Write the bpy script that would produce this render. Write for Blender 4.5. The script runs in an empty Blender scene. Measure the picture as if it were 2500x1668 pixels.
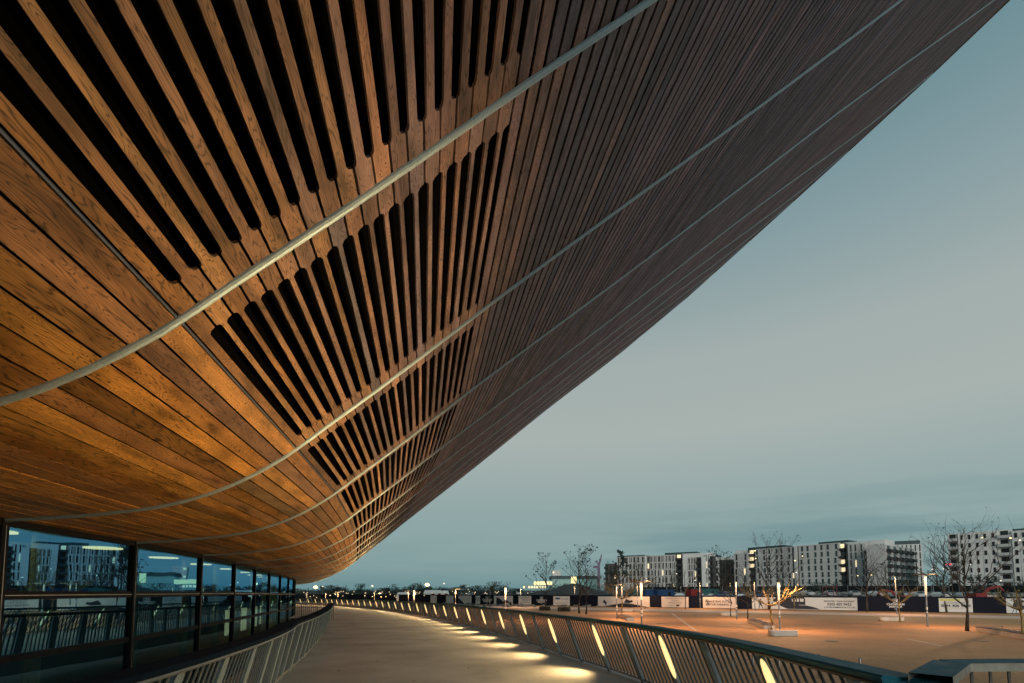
import bpy, math, random
from mathutils import Vector, Matrix
R = math.radians
sc = bpy.context.scene
col = sc.collection

# ------------------------------------------------------------------ camera
W0, H0, FPX, HOR, EYE, PITCH = 2500., 1668., 1180., 1445., 1.664, R(3.7)
cd = bpy.data.cameras.new('camera'); cam = bpy.data.objects.new('camera', cd); col.objects.link(cam)
cam.location = (0, 0, EYE); cam.rotation_euler = (math.pi/2 + PITCH, 0, 0)
cd.sensor_width = 36.; cd.lens = FPX/W0*36.
PY = HOR - FPX*math.tan(PITCH)
cd.shift_y = (PY - H0/2)/W0
cd.clip_start = 0.05; cd.clip_end = 3000.
sc.camera = cam

def ray(x, y):
    a = (x-W0/2)/FPX; b = (PY-y)/FPX
    return Vector((a, math.cos(PITCH)-b*math.sin(PITCH), math.sin(PITCH)+b*math.cos(PITCH)))
def at(x, y, Y):                      # world point seen at photo pixel (x, y), Y metres ahead
    d = ray(x, y); t = Y/d.y
    return Vector((d.x*t, Y, EYE+d.z*t))

# ------------------------------------------------------------------ world
wd = bpy.data.worlds.new('World'); sc.world = wd; wd.use_nodes = True
nt = wd.node_tree; nt.nodes.clear()
def wn(t, **k):
    n = nt.nodes.new(t)
    for a, v in k.items(): setattr(n, a, v)
    return n
out = wn('ShaderNodeOutputWorld'); bg = wn('ShaderNodeBackground'); tc = wn('ShaderNodeTexCoord')
sep = wn('ShaderNodeSeparateXYZ'); ramp = wn('ShaderNodeValToRGB')
nt.links.new(tc.outputs['Generated'], sep.inputs[0])
nt.links.new(sep.outputs['Z'], ramp.inputs[0])
cr = ramp.color_ramp
stops = [(0.0, (.14, .265, .28)), (.05, (.235, .355, .36)), (.16, (.275, .38, .38)), (.30, (.385, .44, .42)), (.42, (.36, .42, .41)),
         (.56, (.235, .335, .36)), (.68, (.14, .255, .29)), (1.0, (.07, .15, .19))]
while len(cr.elements) < len(stops): cr.elements.new(.5)
for e_, (p_, c_) in zip(cr.elements, stops): e_.position = p_; e_.color = (*c_, 1)
# low streaky cloud banks near the horizon
mp = wn('ShaderNodeMapping'); mp.inputs['Scale'].default_value = (1.2, 1.2, 13.)
nz = wn('ShaderNodeTexNoise'); nz.inputs['Scale'].default_value = 2.2; nz.inputs['Detail'].default_value = 5; nz.inputs['Roughness'].default_value = .5
nt.links.new(tc.outputs['Generated'], mp.inputs[0]); nt.links.new(mp.outputs[0], nz.inputs[0])
cl = wn('ShaderNodeMapRange'); cl.inputs['From Min'].default_value = .40; cl.inputs['From Max'].default_value = .60
nt.links.new(nz.outputs[0], cl.inputs[0])
low = wn('ShaderNodeMapRange'); low.inputs['From Min'].default_value = .22; low.inputs['From Max'].default_value = .07
low.interpolation_type = 'SMOOTHSTEP'
nt.links.new(sep.outputs['Z'], low.inputs[0])
mm = wn('ShaderNodeMath', operation='MULTIPLY'); nt.links.new(cl.outputs[0], mm.inputs[0]); nt.links.new(low.outputs[0], mm.inputs[1])
m2 = wn('ShaderNodeMath', operation='MULTIPLY'); nt.links.new(mm.outputs[0], m2.inputs[0]); xr = wn('ShaderNodeMapRange'); xr.inputs['From Min'].default_value = -.1; xr.inputs['From Max'].default_value = .75; xr.inputs['To Min'].default_value = .12; xr.inputs['To Max'].default_value = 1.
nt.links.new(sep.outputs['X'], xr.inputs[0]); nt.links.new(xr.outputs[0], m2.inputs[1])
xr.inputs['To Max'].default_value = .7
mx = wn('ShaderNodeMix', data_type='RGBA'); nt.links.new(m2.outputs[0], mx.inputs[0]); nt.links.new(ramp.outputs[0], mx.inputs[6]); mx.inputs[7].default_value = (.085, .20, .235, 1)
sky = wn('ShaderNodeTexSky', sky_type='NISHITA'); sky.sun_disc = False; sky.sun_elevation = R(-2.0); sky.sun_rotation = R(70)
ad = wn('ShaderNodeMix', data_type='RGBA', blend_type='ADD'); ad.inputs[0].default_value = .03
nt.links.new(mx.outputs[2], ad.inputs[6]); nt.links.new(sky.outputs[0], ad.inputs[7])
nt.links.new(ad.outputs[2], bg.inputs[0]); bg.inputs[1].default_value = 1.0
nt.links.new(bg.outputs[0], out.inputs[0])
# ------------------------------------------------------------------ last glow of the sun (soft, from the right)
sd = bpy.data.lights.new('sun', 'SUN'); so = bpy.data.objects.new('sun', sd); col.objects.link(so)
sd.energy = 1.6; sd.angle = R(35); sd.color = (1., .93, .84)
so.rotation_euler = (R(74), 0, R(2))
sc.view_settings.view_transform = 'Standard'; sc.view_settings.look = 'None'
sc.view_settings.exposure = 0.0; sc.view_settings.gamma = 1.0
try:
    sc.cycles.use_denoising = True; sc.cycles.use_light_tree = True; sc.cycles.max_bounces = 6
    sc.cycles.diffuse_bounces = 3; sc.cycles.glossy_bounces = 3; sc.cycles.transmission_bounces = 4; sc.cycles.transparent_max_bounces = 12
    sc.cycles.caustics_reflective = False; sc.cycles.caustics_refractive = False; sc.cycles.sample_clamp_indirect = 4.0
except Exception: pass

# ================================================================== helpers
rnd = random.Random(7)
ORD = ('first second third fourth fifth sixth seventh eighth ninth tenth eleventh twelfth thirteenth fourteenth fifteenth sixteenth seventeenth '
       'eighteenth nineteenth twentieth').split()
ONES = 'first second third fourth fifth sixth seventh eighth ninth'.split()
TENS = {2: ('twenty', 'twentieth'), 3: ('thirty', 'thirtieth'), 4: ('forty', 'fortieth'), 5: ('fifty', 'fiftieth'), 6: ('sixty', 'sixtieth')}
def nth(i):                              # i from 0
    i += 1
    if i <= 20: return ORD[i-1]
    t, o = divmod(i, 10)
    return TENS[t][1] if o == 0 else TENS[t][0]+'-'+ONES[o-1]

def tag(o, label=None, cat=None, group=None, kind=None):
    if label: o['label'] = label
    if cat: o['category'] = cat
    if group: o['group'] = group
    if kind: o['kind'] = kind
    return o
def empty(name, loc, label, cat, group=None, rz=0.):
    o = bpy.data.objects.new(name, None); col.objects.link(o)
    o.location = loc; o.rotation_euler = (0, 0, rz); o.empty_display_size = .3
    return tag(o, label, cat, group)

class MB:
    def __init__(s): s.v = []; s.f = []; s.uv = []; s.c = []; s.smooth = False
    def face(s, pts, uv=None, c=None):
        n = len(s.v); s.v += [tuple(p) for p in pts]; s.f.append(tuple(range(n, n+len(pts))))
        s.uv += list(uv) if uv else [(0, 0)]*len(pts)
        s.c += [c or (0, 0, 0, 1)]*len(pts)
    def box(s, c, size, rot=None):
        c = Vector(c); h = Vector(size)/2
        P = [Vector((x*h.x, y*h.y, z*h.z)) for z in (-1, 1) for y in (-1, 1) for x in (-1, 1)]
        if rot is not None: P = [rot @ p for p in P]
        P = [p+c for p in P]
        for q in ((0, 2, 3, 1), (4, 5, 7, 6), (0, 1, 5, 4), (2, 6, 7, 3), (0, 4, 6, 2), (1, 3, 7, 5)): s.face([P[i] for i in q])
    def prism(s, a, b, wa, wb=None, up=Vector((0, 0, 1))):   # bar of rectangular section from a to b
        a = Vector(a); b = Vector(b); wb = wb or wa; d = (b-a).normalized()
        x = d.cross(up)
        if x.length < 1e-4: x = Vector((1, 0, 0))
        x.normalize(); y = x.cross(d).normalized()
        A = [a+x*i*wa[0]/2+y*j*wa[1]/2 for i, j in ((-1, -1), (1, -1), (1, 1), (-1, 1))]
        B = [b+x*i*wb[0]/2+y*j*wb[1]/2 for i, j in ((-1, -1), (1, -1), (1, 1), (-1, 1))]
        s.face(A); s.face(B[::-1])
        for k in range(4): l = (k+1) % 4; s.face([A[k], B[k], B[l], A[l]])
    def tube(s, pts, rad, n=8, caps=True):
        pts = [Vector(p) for p in pts]; rings = []
        if not isinstance(rad, (list, tuple)): rad = [rad]*len(pts)
        ref = Vector((0, 0, 1))
        for i, p in enumerate(pts):
            d = (pts[min(i+1, len(pts)-1)]-pts[max(i-1, 0)]).normalized()
            x = d.cross(ref)
            if x.length < .05: x = d.cross(Vector((1, 0, 0)))
            x.normalize(); y = d.cross(x).normalized()
            rings.append([p+(x*math.cos(2*math.pi*k/n)+y*math.sin(2*math.pi*k/n))*rad[i] for k in range(n)])
        base = len(s.v)
        for r_ in rings: s.v += [tuple(p) for p in r_]
        def add(f): s.f.append(f); s.uv += [(0, 0)]*len(f)
        s.c += [(0, 0, 0, 1)]*(len(rings)*n)
        for i in range(len(rings)-1):
            for k in range(n):
                l = (k+1) % n; add((base+i*n+k, base+i*n+l, base+(i+1)*n+l, base+(i+1)*n+k))
        if caps: add(tuple(base+k for k in range(n))[::-1]); add(tuple(base+(len(rings)-1)*n+k for k in range(n)))
    def lathe(s, c, prof, n=16, sx=1., sy=1.):
        c = Vector(c); base = len(s.v)
        for (r_, z) in prof:
            for k in range(n):
                a = 2*math.pi*k/n; s.v.append((c.x+r_*sx*math.cos(a), c.y+r_*sy*math.sin(a), c.z+z))
        s.c += [(0, 0, 0, 1)]*(len(prof)*n)
        def add(f): s.f.append(f); s.uv += [(0, 0)]*len(f)
        for i in range(len(prof)-1):
            for k in range(n):
                l = (k+1) % n; add((base+i*n+k, base+i*n+l, base+(i+1)*n+l, base+(i+1)*n+k))
        add(tuple(base+k for k in range(n))[::-1]); add(tuple(base+(len(prof)-1)*n+k for k in range(n)))
    def build(s, name, mat, parent=None, smooth=False, label=None, world=False):
        me = bpy.data.meshes.new(name); me.from_pydata(s.v, [], s.f)
        if any(u != (0, 0) for u in s.uv):
            l = me.uv_layers.new(name='UVMap')
            flat = [x for u in s.uv for x in u]; l.data.foreach_set('uv', flat)
        if any(c[:3] != (0, 0, 0) for c in s.c):
            a = me.color_attributes.new('bd', 'FLOAT_COLOR', 'POINT'); a.data.foreach_set('color', [x for c in s.c for x in c])
        me.materials.append(mat)
        if smooth or s.smooth: me.polygons.foreach_set('use_smooth', [True]*len(me.polygons))
        me.update(); o = bpy.data.objects.new(name, me); col.objects.link(o)
        if parent is not None:
            o.parent = parent
            if world:                       # vertices given in world space
                o.matrix_parent_inverse = (Matrix.Translation(parent.location) @ Matrix.Rotation(parent.rotation_euler.z, 4, 'Z')).inverted()
        if label: o['label'] = label
        return o
def copy_tree(o, parent=None):
    c = o.copy(); col.objects.link(c)
    if parent is not None: c.parent = parent
    for ch in list(o.children): copy_tree(ch, c)
    return c
def icosphere_pts(n, rnd_):
    return [Vector((rnd_.gauss(0, 1), rnd_.gauss(0, 1), rnd_.gauss(0, 1))).normalized() for _ in range(n)]

# ------------------------------------------------------------------ materials
def mat(name, base=(.5, .5, .5), rough=.6, metal=0., emit=None, es=0., spec=.5):
    m = bpy.data.materials.new(name); m.use_nodes = True
    b = m.node_tree.nodes['Principled BSDF']
    b.inputs['Base Color'].default_value = (*base, 1); b.inputs['Roughness'].default_value = rough; b.inputs['Metallic'].default_value = metal
    b.inputs['Specular IOR Level'].default_value = spec
    if emit: b.inputs['Emission Color'].default_value = (*emit, 1); b.inputs['Emission Strength'].default_value = es
    return m
def N(m, t, **k):
    n = m.node_tree.nodes.new(t)
    for a, v in k.items(): setattr(n, a, v)
    return n
def L(m, a, b): m.node_tree.links.new(a, b)
def noisy(name, c1, c2, scale=3., rough=.7, metal=0., detail=6, bump=0., bscale=None, stretch=(1, 1, 1), spec=.5, lo=.35, hi=.65, rvar=0.):
    m = mat(name, c1, rough, metal, spec=spec); b = m.node_tree.nodes['Principled BSDF']
    t = N(m, 'ShaderNodeTexCoord'); mp = N(m, 'ShaderNodeMapping'); mp.inputs['Scale'].default_value = stretch
    g = N(m, 'ShaderNodeNewGeometry')
    L(m, g.outputs['Position'], mp.inputs[0])
    n = N(m, 'ShaderNodeTexNoise'); n.inputs['Scale'].default_value = scale; n.inputs['Detail'].default_value = detail; n.inputs['Roughness'].default_value = .65
    L(m, mp.outputs[0], n.inputs[0])
    r = N(m, 'ShaderNodeMapRange'); r.inputs['From Min'].default_value = lo; r.inputs['From Max'].default_value = hi; L(m, n.outputs[0], r.inputs[0])
    x = N(m, 'ShaderNodeMix', data_type='RGBA'); x.inputs[6].default_value = (*c1, 1); x.inputs[7].default_value = (*c2, 1)
    L(m, r.outputs[0], x.inputs[0]); L(m, x.outputs[2], b.inputs['Base Color'])
    if rvar:
        q = N(m, 'ShaderNodeMapRange'); q.inputs['To Min'].default_value = rough-rvar; q.inputs['To Max'].default_value = rough+rvar
        L(m, r.outputs[0], q.inputs[0]); L(m, q.outputs[0], b.inputs['Roughness'])
    if bump:
        n2 = N(m, 'ShaderNodeTexNoise'); n2.inputs['Scale'].default_value = bscale or scale*6; n2.inputs['Detail'].default_value = 4
        L(m, g.outputs['Position'], n2.inputs[0])
        bp = N(m, 'ShaderNodeBump'); bp.inputs['Strength'].default_value = bump; bp.inputs['Distance'].default_value = .02
        L(m, n2.outputs[0], bp.inputs['Height']); L(m, bp.outputs[0], b.inputs['Normal'])
    m['mix'] = 1
    return m

def wood_mat():
    m = mat('weathered_sky_tinted_cedar', (.3, .15, .07), .5); b = m.node_tree.nodes['Principled BSDF']
    uv = N(m, 'ShaderNodeUVMap'); at_ = N(m, 'ShaderNodeAttribute', attribute_name='bd')
    s = N(m, 'ShaderNodeSeparateColor'); L(m, at_.outputs['Color'], s.inputs[0])
    su = N(m, 'ShaderNodeSeparateXYZ'); L(m, uv.outputs[0], su.inputs[0])
    def math_(op, a, b_=None, v=None, v2=None):
        n = N(m, 'ShaderNodeMath', operation=op)
        if hasattr(a, 'is_linked'): L(m, a, n.inputs[0])
        else: n.inputs[0].default_value = a
        if b_ is not None:
            if hasattr(b_, 'is_linked'): L(m, b_, n.inputs[1])
            else: n.inputs[1].default_value = b_
        return n.outputs[0]
    U, V = su.outputs[0], su.outputs[1]
    r1, zone, r2 = s.outputs[0], s.outputs[1], s.outputs[2]
    # growth-ring contours: level lines of a smooth field stretched along the board
    cx = N(m, 'ShaderNodeCombineXYZ')
    L(m, math_('ADD', math_('MULTIPLY', U, .7), math_('MULTIPLY', r1, 91.)), cx.inputs[0])
    L(m, math_('MULTIPLY', V, 6.5), cx.inputs[1]); L(m, math_('MULTIPLY', r2, 37.), cx.inputs[2])
    n1 = N(m, 'ShaderNodeTexNoise'); n1.inputs['Scale'].default_value = 1.6; n1.inputs['Detail'].default_value = 2.2; n1.inputs['Roughness'].default_value = .35
    n1.inputs['Distortion'].default_value = .25
    L(m, cx.outputs[0], n1.inputs[0])
    fq = math_('ADD', math_('MULTIPLY', r2, 150.), 50.)
    w = math_('SINE', math_('MULTIPLY', n1.outputs[0], fq))
    w = math_('MULTIPLY', math_('ADD', w, 1.), .5)
    line = math_('POWER', w, 5.)
    # fine fibres
    cf = N(m, 'ShaderNodeCombineXYZ'); L(m, math_('ADD', math_('MULTIPLY', U, 2.5), math_('MULTIPLY', r2, 50.)), cf.inputs[0]); L(m, math_('MULTIPLY', V, 160.), cf.inputs[1]); L(m, r1, cf.inputs[2])
    n2 = N(m, 'ShaderNodeTexNoise'); n2.inputs['Scale'].default_value = 1.; n2.inputs['Detail'].default_value = 3; L(m, cf.outputs[0], n2.inputs[0])
    # blotches / water stains
    cb = N(m, 'ShaderNodeCombineXYZ'); L(m, math_('ADD', math_('MULTIPLY', U, 1.3), math_('MULTIPLY', r2, 20.)), cb.inputs[0]); L(m, math_('MULTIPLY', V, 5.), cb.inputs[1]); L(m, math_('MULTIPLY', r1, 13.), cb.inputs[2])
    n3 = N(m, 'ShaderNodeTexNoise'); n3.inputs['Scale'].default_value = 1.; n3.inputs['Detail'].default_value = 5; L(m, cb.outputs[0], n3.inputs[0])
    def ramp_(stops):
        r = N(m, 'ShaderNodeValToRGB'); c = r.color_ramp
        while len(c.elements) < len(stops): c.elements.new(.5)
        for e_, (p, q) in zip(c.elements, stops): e_.position = p; e_.color = (*q, 1)
        return r
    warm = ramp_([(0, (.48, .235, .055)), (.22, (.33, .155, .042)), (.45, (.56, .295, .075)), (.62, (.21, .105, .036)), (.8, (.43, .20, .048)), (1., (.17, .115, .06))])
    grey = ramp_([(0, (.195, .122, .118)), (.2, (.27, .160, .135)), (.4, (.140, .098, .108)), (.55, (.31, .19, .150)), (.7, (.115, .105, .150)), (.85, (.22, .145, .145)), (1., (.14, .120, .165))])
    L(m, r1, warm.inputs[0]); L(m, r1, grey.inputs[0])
    slate = ramp_([(0, (.185, .172, .31)), (.2, (.25, .21, .34)), (.4, (.110, .115, .23)), (.55, (.29, .235, .36)), (.7, (.085, .095, .22)), (.85, (.21, .185, .32)), (1., (.125, .13, .27))])  # upper boards: grey weathering plus cool sky light painted into the wood colour
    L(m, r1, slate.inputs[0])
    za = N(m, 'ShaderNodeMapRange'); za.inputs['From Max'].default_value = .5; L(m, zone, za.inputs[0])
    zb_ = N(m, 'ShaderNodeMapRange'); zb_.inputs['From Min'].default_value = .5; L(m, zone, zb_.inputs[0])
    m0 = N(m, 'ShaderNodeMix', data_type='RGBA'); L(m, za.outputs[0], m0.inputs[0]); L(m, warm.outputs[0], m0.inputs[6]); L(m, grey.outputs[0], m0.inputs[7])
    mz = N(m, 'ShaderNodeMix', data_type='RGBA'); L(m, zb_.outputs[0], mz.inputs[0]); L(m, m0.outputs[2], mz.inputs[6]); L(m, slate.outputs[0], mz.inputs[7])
    # darken
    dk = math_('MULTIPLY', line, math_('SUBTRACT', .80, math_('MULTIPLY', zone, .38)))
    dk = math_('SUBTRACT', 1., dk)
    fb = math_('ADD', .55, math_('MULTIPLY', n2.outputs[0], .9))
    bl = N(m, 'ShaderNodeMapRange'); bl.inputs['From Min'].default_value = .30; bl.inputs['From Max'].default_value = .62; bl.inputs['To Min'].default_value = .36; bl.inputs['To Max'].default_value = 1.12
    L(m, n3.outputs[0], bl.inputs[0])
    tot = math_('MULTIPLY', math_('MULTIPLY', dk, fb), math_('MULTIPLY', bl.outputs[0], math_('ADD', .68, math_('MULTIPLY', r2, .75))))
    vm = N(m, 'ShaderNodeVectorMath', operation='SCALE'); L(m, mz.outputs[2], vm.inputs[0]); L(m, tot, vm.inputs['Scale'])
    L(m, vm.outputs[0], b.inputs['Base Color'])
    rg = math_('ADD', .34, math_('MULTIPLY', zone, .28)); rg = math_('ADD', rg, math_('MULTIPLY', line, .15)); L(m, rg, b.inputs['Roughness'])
    bp = N(m, 'ShaderNodeBump'); bp.inputs['Strength'].default_value = .35; bp.inputs['Distance'].default_value = .004
    L(m, math_('ADD', n2.outputs[0], math_('MULTIPLY', line, .5)), bp.inputs['Height']); L(m, bp.outputs[0], b.inputs['Normal'])
    return m
M = {}
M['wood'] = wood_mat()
M['black'] = mat('black_void', (.0015, .0015, .0018), .95, spec=.02)
M['rib'] = noisy('galvanised_seam', (.36, .50, .58), (.48, .62, .70), 30, .5, .6, bump=.3, bscale=90, rvar=.1)
M['mull'] = noisy('black_frame_metal', (.004, .005, .008), (.008, .010, .013), 6, .6, .0, spec=.15)
M['steel'] = mat('steel_trim', (.35, .36, .36), .3, .9)
M['screw'] = mat('screw_head', (.03, .025, .02), .5, .5)
M['cap'] = noisy('slate_blue_coping', (.005, .085, .125), (.010, .115, .165), 5, .6, .0, spec=.15, bump=.15, bscale=60, rvar=.1)
M['capL'] = noisy('dark_coping', (.006, .014, .026), (.011, .022, .038), 5, .9, .0, spec=.05, bump=.2, bscale=60, rvar=.1)
M['lip'] = noisy('worn_bronze_edge', (.055, .05, .04), (.10, .085, .06), 9, .6, .0)
M['lipL'] = noisy('brushed_edge', (.30, .30, .27), (.42, .42, .38), 9, .4, .5)
M['post'] = noisy('galvanised_post', (.17, .235, .26), (.28, .355, .37), 9, .55, .1, bump=.2, bscale=50, lo=.3, hi=.7)
M['bar'] = noisy('galvanised_bar', (.055, .062, .062), (.10, .11, .105), 12, .5, .5)
M['barL'] = noisy('grey_flat_bar', (.07, .095, .11), (.11, .145, .16), 7, .55, .2)
M['rail'] = noisy('bottom_rail_metal', (.22, .22, .21), (.33, .32, .30), 8, .45, .4)
M['lampglow'] = mat('warm_lamp', (.8, .6, .3), .4, emit=(1., .72, .30), es=1.25)
M['deck'] = noisy('resin_bound_deck', (.36, .375, .375), (.45, .465, .46), 1.1, .62, bump=.55, bscale=130, stretch=(1, 1, 1), lo=.25, hi=.75)
M['slab'] = noisy('concrete', (.25, .25, .24), (.33, .33, .31), 2, .8)

def deck_detail(m, fine=110., amt=.32, patch=.06):
    """speckled aggregate on top of the large tonal drift"""
    nt_ = m.node_tree; b = nt_.nodes['Principled BSDF']; src = b.inputs['Base Color'].links[0].from_socket
    g = N(m, 'ShaderNodeNewGeometry'); n = N(m, 'ShaderNodeTexNoise'); n.inputs['Scale'].default_value = fine; n.inputs['Detail'].default_value = 2
    L(m, g.outputs['Position'], n.inputs[0])
    r = N(m, 'ShaderNodeMapRange'); r.inputs['From Min'].default_value = .3; r.inputs['From Max'].default_value = .7; r.inputs['To Min'].default_value = 1-amt; r.inputs['To Max'].default_value = 1+amt
    L(m, n.outputs[0], r.inputs[0])
    p = N(m, 'ShaderNodeTexNoise'); p.inputs['Scale'].default_value = patch; p.inputs['Detail'].default_value = 6; L(m, g.outputs['Position'], p.inputs[0])
    r2 = N(m, 'ShaderNodeMapRange'); r2.inputs['From Min'].default_value = .3; r2.inputs['From Max'].default_value = .7; r2.inputs['To Min'].default_value = .72; r2.inputs['To Max'].default_value = 1.2
    L(m, p.outputs[0], r2.inputs[0])
    mu = N(m, 'ShaderNodeMath', operation='MULTIPLY'); L(m, r.outputs[0], mu.inputs[0]); L(m, r2.outputs[0], mu.inputs[1])
    v = N(m, 'ShaderNodeVectorMath', operation='SCALE'); L(m, src, v.inputs[0]); L(m, mu.outputs[0], v.inputs['Scale']); L(m, v.outputs[0], b.inputs['Base Color'])
deck_detail(M['deck'], 70., .28, .5)
M['plaza'] = noisy('buff_gravel_plaza', (.42, .215, .080), (.50, .265, .105), .35, .75, bump=.3, bscale=30, lo=.3, hi=.7)
deck_detail(M['plaza'], 9., .18, .07)
M['road'] = noisy('pale_paving', (.52, .38, .29), (.60, .46, .36), .5, .7)
M['line'] = mat('pale_joint', (.55, .45, .36), .7)
M['earth'] = noisy('dark_earth', (.030, .033, .034), (.07, .07, .068), .12, .95, bump=.6, bscale=2)
def glass_mat(name, tint=(.5, .75, .85), base=.40, rough=.0):
    m = bpy.data.materials.new(name); m.use_nodes = True; nt_ = m.node_tree; nt_.nodes.clear()
    o = N(m, 'ShaderNodeOutputMaterial'); mx_ = N(m, 'ShaderNodeMixShader'); g = N(m, 'ShaderNodeBsdfGlossy'); t = N(m, 'ShaderNodeBsdfTransparent')
    g.inputs['Color'].default_value = (.25, .66, 1.0, 1); g.inputs['Roughness'].default_value = rough; t.inputs['Color'].default_value = (*tint, 1)
    lw = N(m, 'ShaderNodeLayerWeight'); lw.inputs['Blend'].default_value = .25
    r = N(m, 'ShaderNodeMapRange'); r.inputs['To Min'].default_value = base; r.inputs['To Max'].default_value = .95; L(m, lw.outputs['Fresnel'], r.inputs[0])
    n = N(m, 'ShaderNodeTexNoise'); n.inputs['Scale'].default_value = .8; n.inputs['Detail'].default_value = 1; ge = N(m, 'ShaderNodeNewGeometry'); L(m, ge.outputs['Position'], n.inputs[0])
    bp = N(m, 'ShaderNodeBump'); bp.inputs['Strength'].default_value = .12; bp.inputs['Distance'].default_value = .02; L(m, n.outputs[0], bp.inputs['Height']); L(m, bp.outputs[0], g.inputs['Normal'])
    L(m, r.outputs[0], mx_.inputs[0]); L(m, t.outputs[0], mx_.inputs[1]); L(m, g.outputs[0], mx_.inputs[2]); L(m, mx_.outputs[0], o.inputs[0])
    return m
M['glass'] = glass_mat('blue_glazing', (.30, .55, .70), .52)
M['inwall'] = noisy('interior_wall', (.03, .07, .09), (.05, .10, .12), .8, .8)
M['inceil'] = mat('interior_ceiling', (.10, .22, .27), .8)
M['infloor'] = mat('interior_floor', (.03, .04, .05), .5)
M['incol'] = mat('interior_column', (.45, .48, .25), .6)
M['disc'] = mat('ceiling_disc', (1, .95, .7), .5, emit=(1., .62, .24), es=3.6)
M['lit'] = mat('lit_interior', (.9, .8, .4), .5, emit=(1., .78, .33), es=.8)

# ================================================================== velodrome skin
RIB = [(-5.4,-12.5,8.9,1,1),(-6.03,-8.4,8.9,1,1),(-6.66,-4.27,8.9,1,1),(-7.31,-.14,8.9,1,1),(-7.95,3.98,7.8,1,1),(-8.7,8.2,9.0,1,1),(-9.41,12.01,12.4,1,1),(-10.47,16.24,15.6,1,1),(-11.63,20.24,17.2,1,1),
(-12.88,24.23,17.5,1,1),(-14.14,28.2,17.7,1,1),(-15.41,32.18,17.8,1,1),(-16.69,36.15,17.9,1,1),(-18.08,40.09,21.1,1.056,1.049),(-19.69,43.93,24.4,1.112,1.099),
(-21.42,47.73,24.5,1.168,1.148),(-23.15,51.53,24.6,1.224,1.197),(-24.9,55.32,24.9,1.249,1.169),(-26.67,59.1,25.3,1.274,1.14),(-28.57,62.81,28.9,1.298,1.112),(-30.7,66.4,32.5,1.323,1.083),
(-33.04,69.85,36.0,1.277,1.044),(-35.58,73.17,38.6,1.231,1.006),(-38.25,76.37,41.2,1.185,.967),(-41.08,79.45,43.8,1.14,.928),(-43.99,82.43,44.9,1.094,.889),(-46.96,85.36,45.9,1.048,.851),
(-49.99,88.24,46.9,1.067,.861),(-53.06,91.06,48.0,1.086,.872),(-56.18,93.83,48.7,1.105,.882),(-59.33,96.57,49.4,1.124,.892),(-62.51,99.27,50.1,1.143,.903),(-65.73,101.92,50.8,1.161,.913),
(-68.98,104.54,51.5,1.18,.924),(-72.29,107.09,53.0,1.199,.934),(-75.65,109.56,54.5,1.195,.937),(-79.08,111.93,56.1,1.192,.939),(-82.58,114.22,57.6,1.188,.942),(-86.13,116.41,59.1,1.184,.944)]
PROF = [(0,2.90),(1.0,2.985),(2.0,3.12),(2.7,3.27),(3.5,3.58),(4.1,3.92),(4.6,4.27),(5.1,4.70),(6.5,5.89),(8.8,7.92),(14.0,12.36),(18.0,15.84),(23.0,20.21),(30.8,26.75),(36.0,31.45)]
def catmull(P, t):
    k = max(i for i in range(len(P)-1) if P[i][0] <= t+1e-9) if t < P[-1][0] else len(P)-2
    x0, y0 = P[k]; x1, y1 = P[k+1]; h = x1-x0; u = (t-x0)/h
    def sl(i):
        if i <= 0: return (P[1][1]-P[0][1])/(P[1][0]-P[0][0])
        if i >= len(P)-1: return (P[-1][1]-P[-2][1])/(P[-1][0]-P[-2][0])
        return (P[i+1][1]-P[i-1][1])/(P[i+1][0]-P[i-1][0])
    m0, m1 = sl(k)*h, sl(k+1)*h
    return (2*u**3-3*u*u+1)*y0+(u**3-2*u*u+u)*m0+(-2*u**3+3*u*u)*y1+(u**3-u*u)*m1
RS = [i*.05 for i in range(721)]; ZS = [catmull(PROF, r) for r in RS]
ARC = [0.]
for i in range(1, 721): ARC.append(ARC[-1]+math.hypot(.05, ZS[i]-ZS[i-1]))
def rz(u):
    import bisect
    k = min(max(bisect.bisect_right(ARC, u)-1, 0), 719); t = (u-ARC[k])/(ARC[k+1]-ARC[k])
    return RS[k]+t*.05, ZS[k]+t*(ZS[k+1]-ZS[k])
def skin(i, u):                           # point of rib i at arc length u
    gx, gy, hd, zs, rs = RIB[i]; r, z = rz(u); h = R(hd)
    if r > 5: r = 5+(r-5)*rs
    if z > 4.7: z = 4.7+(z-4.7)*zs
    return Vector((gx+r*math.cos(h), gy+r*math.sin(h), z-.0072*max(0, gy-20)))
UMAX = ARC[-1]
def arc_of_r(r): return ARC[int(round(r/.05))]
U_STRIP = arc_of_r(4.7); U_SLOT = U_STRIP+.018; PITCH_S = .222; NSLOT = 19; U_UP = U_SLOT+PITCH_S*(NSLOT+1)
velo = empty('velodrome', (-9, 12, 0), 'timber-clad velodrome with a flared slatted soffit sweeping over the walkway', 'building')
bounds = []                                 # (u0, u1, kind)
u = .08
NW = 19; wv = (U_STRIP-.010-u)/NW
for k in range(NW): bounds.append((u+k*wv, u+(k+1)*wv, 'wide'))
bounds.append((U_SLOT, U_SLOT+PITCH_S, 'slot0'))
for k in range(1, NSLOT+1): bounds.append((U_SLOT+PITCH_S*k, U_SLOT+PITCH_S*(k+1), 'slot'))
u = U_UP; pu = .212
while u+pu < UMAX: bounds.append((u, u+pu, 'up')); u += pu
NB = len(bounds)
def bil(i, ua, t): return skin(i, ua).lerp(skin(i+1, ua), t)
wr = random.Random(11); sw = MB()
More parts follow.
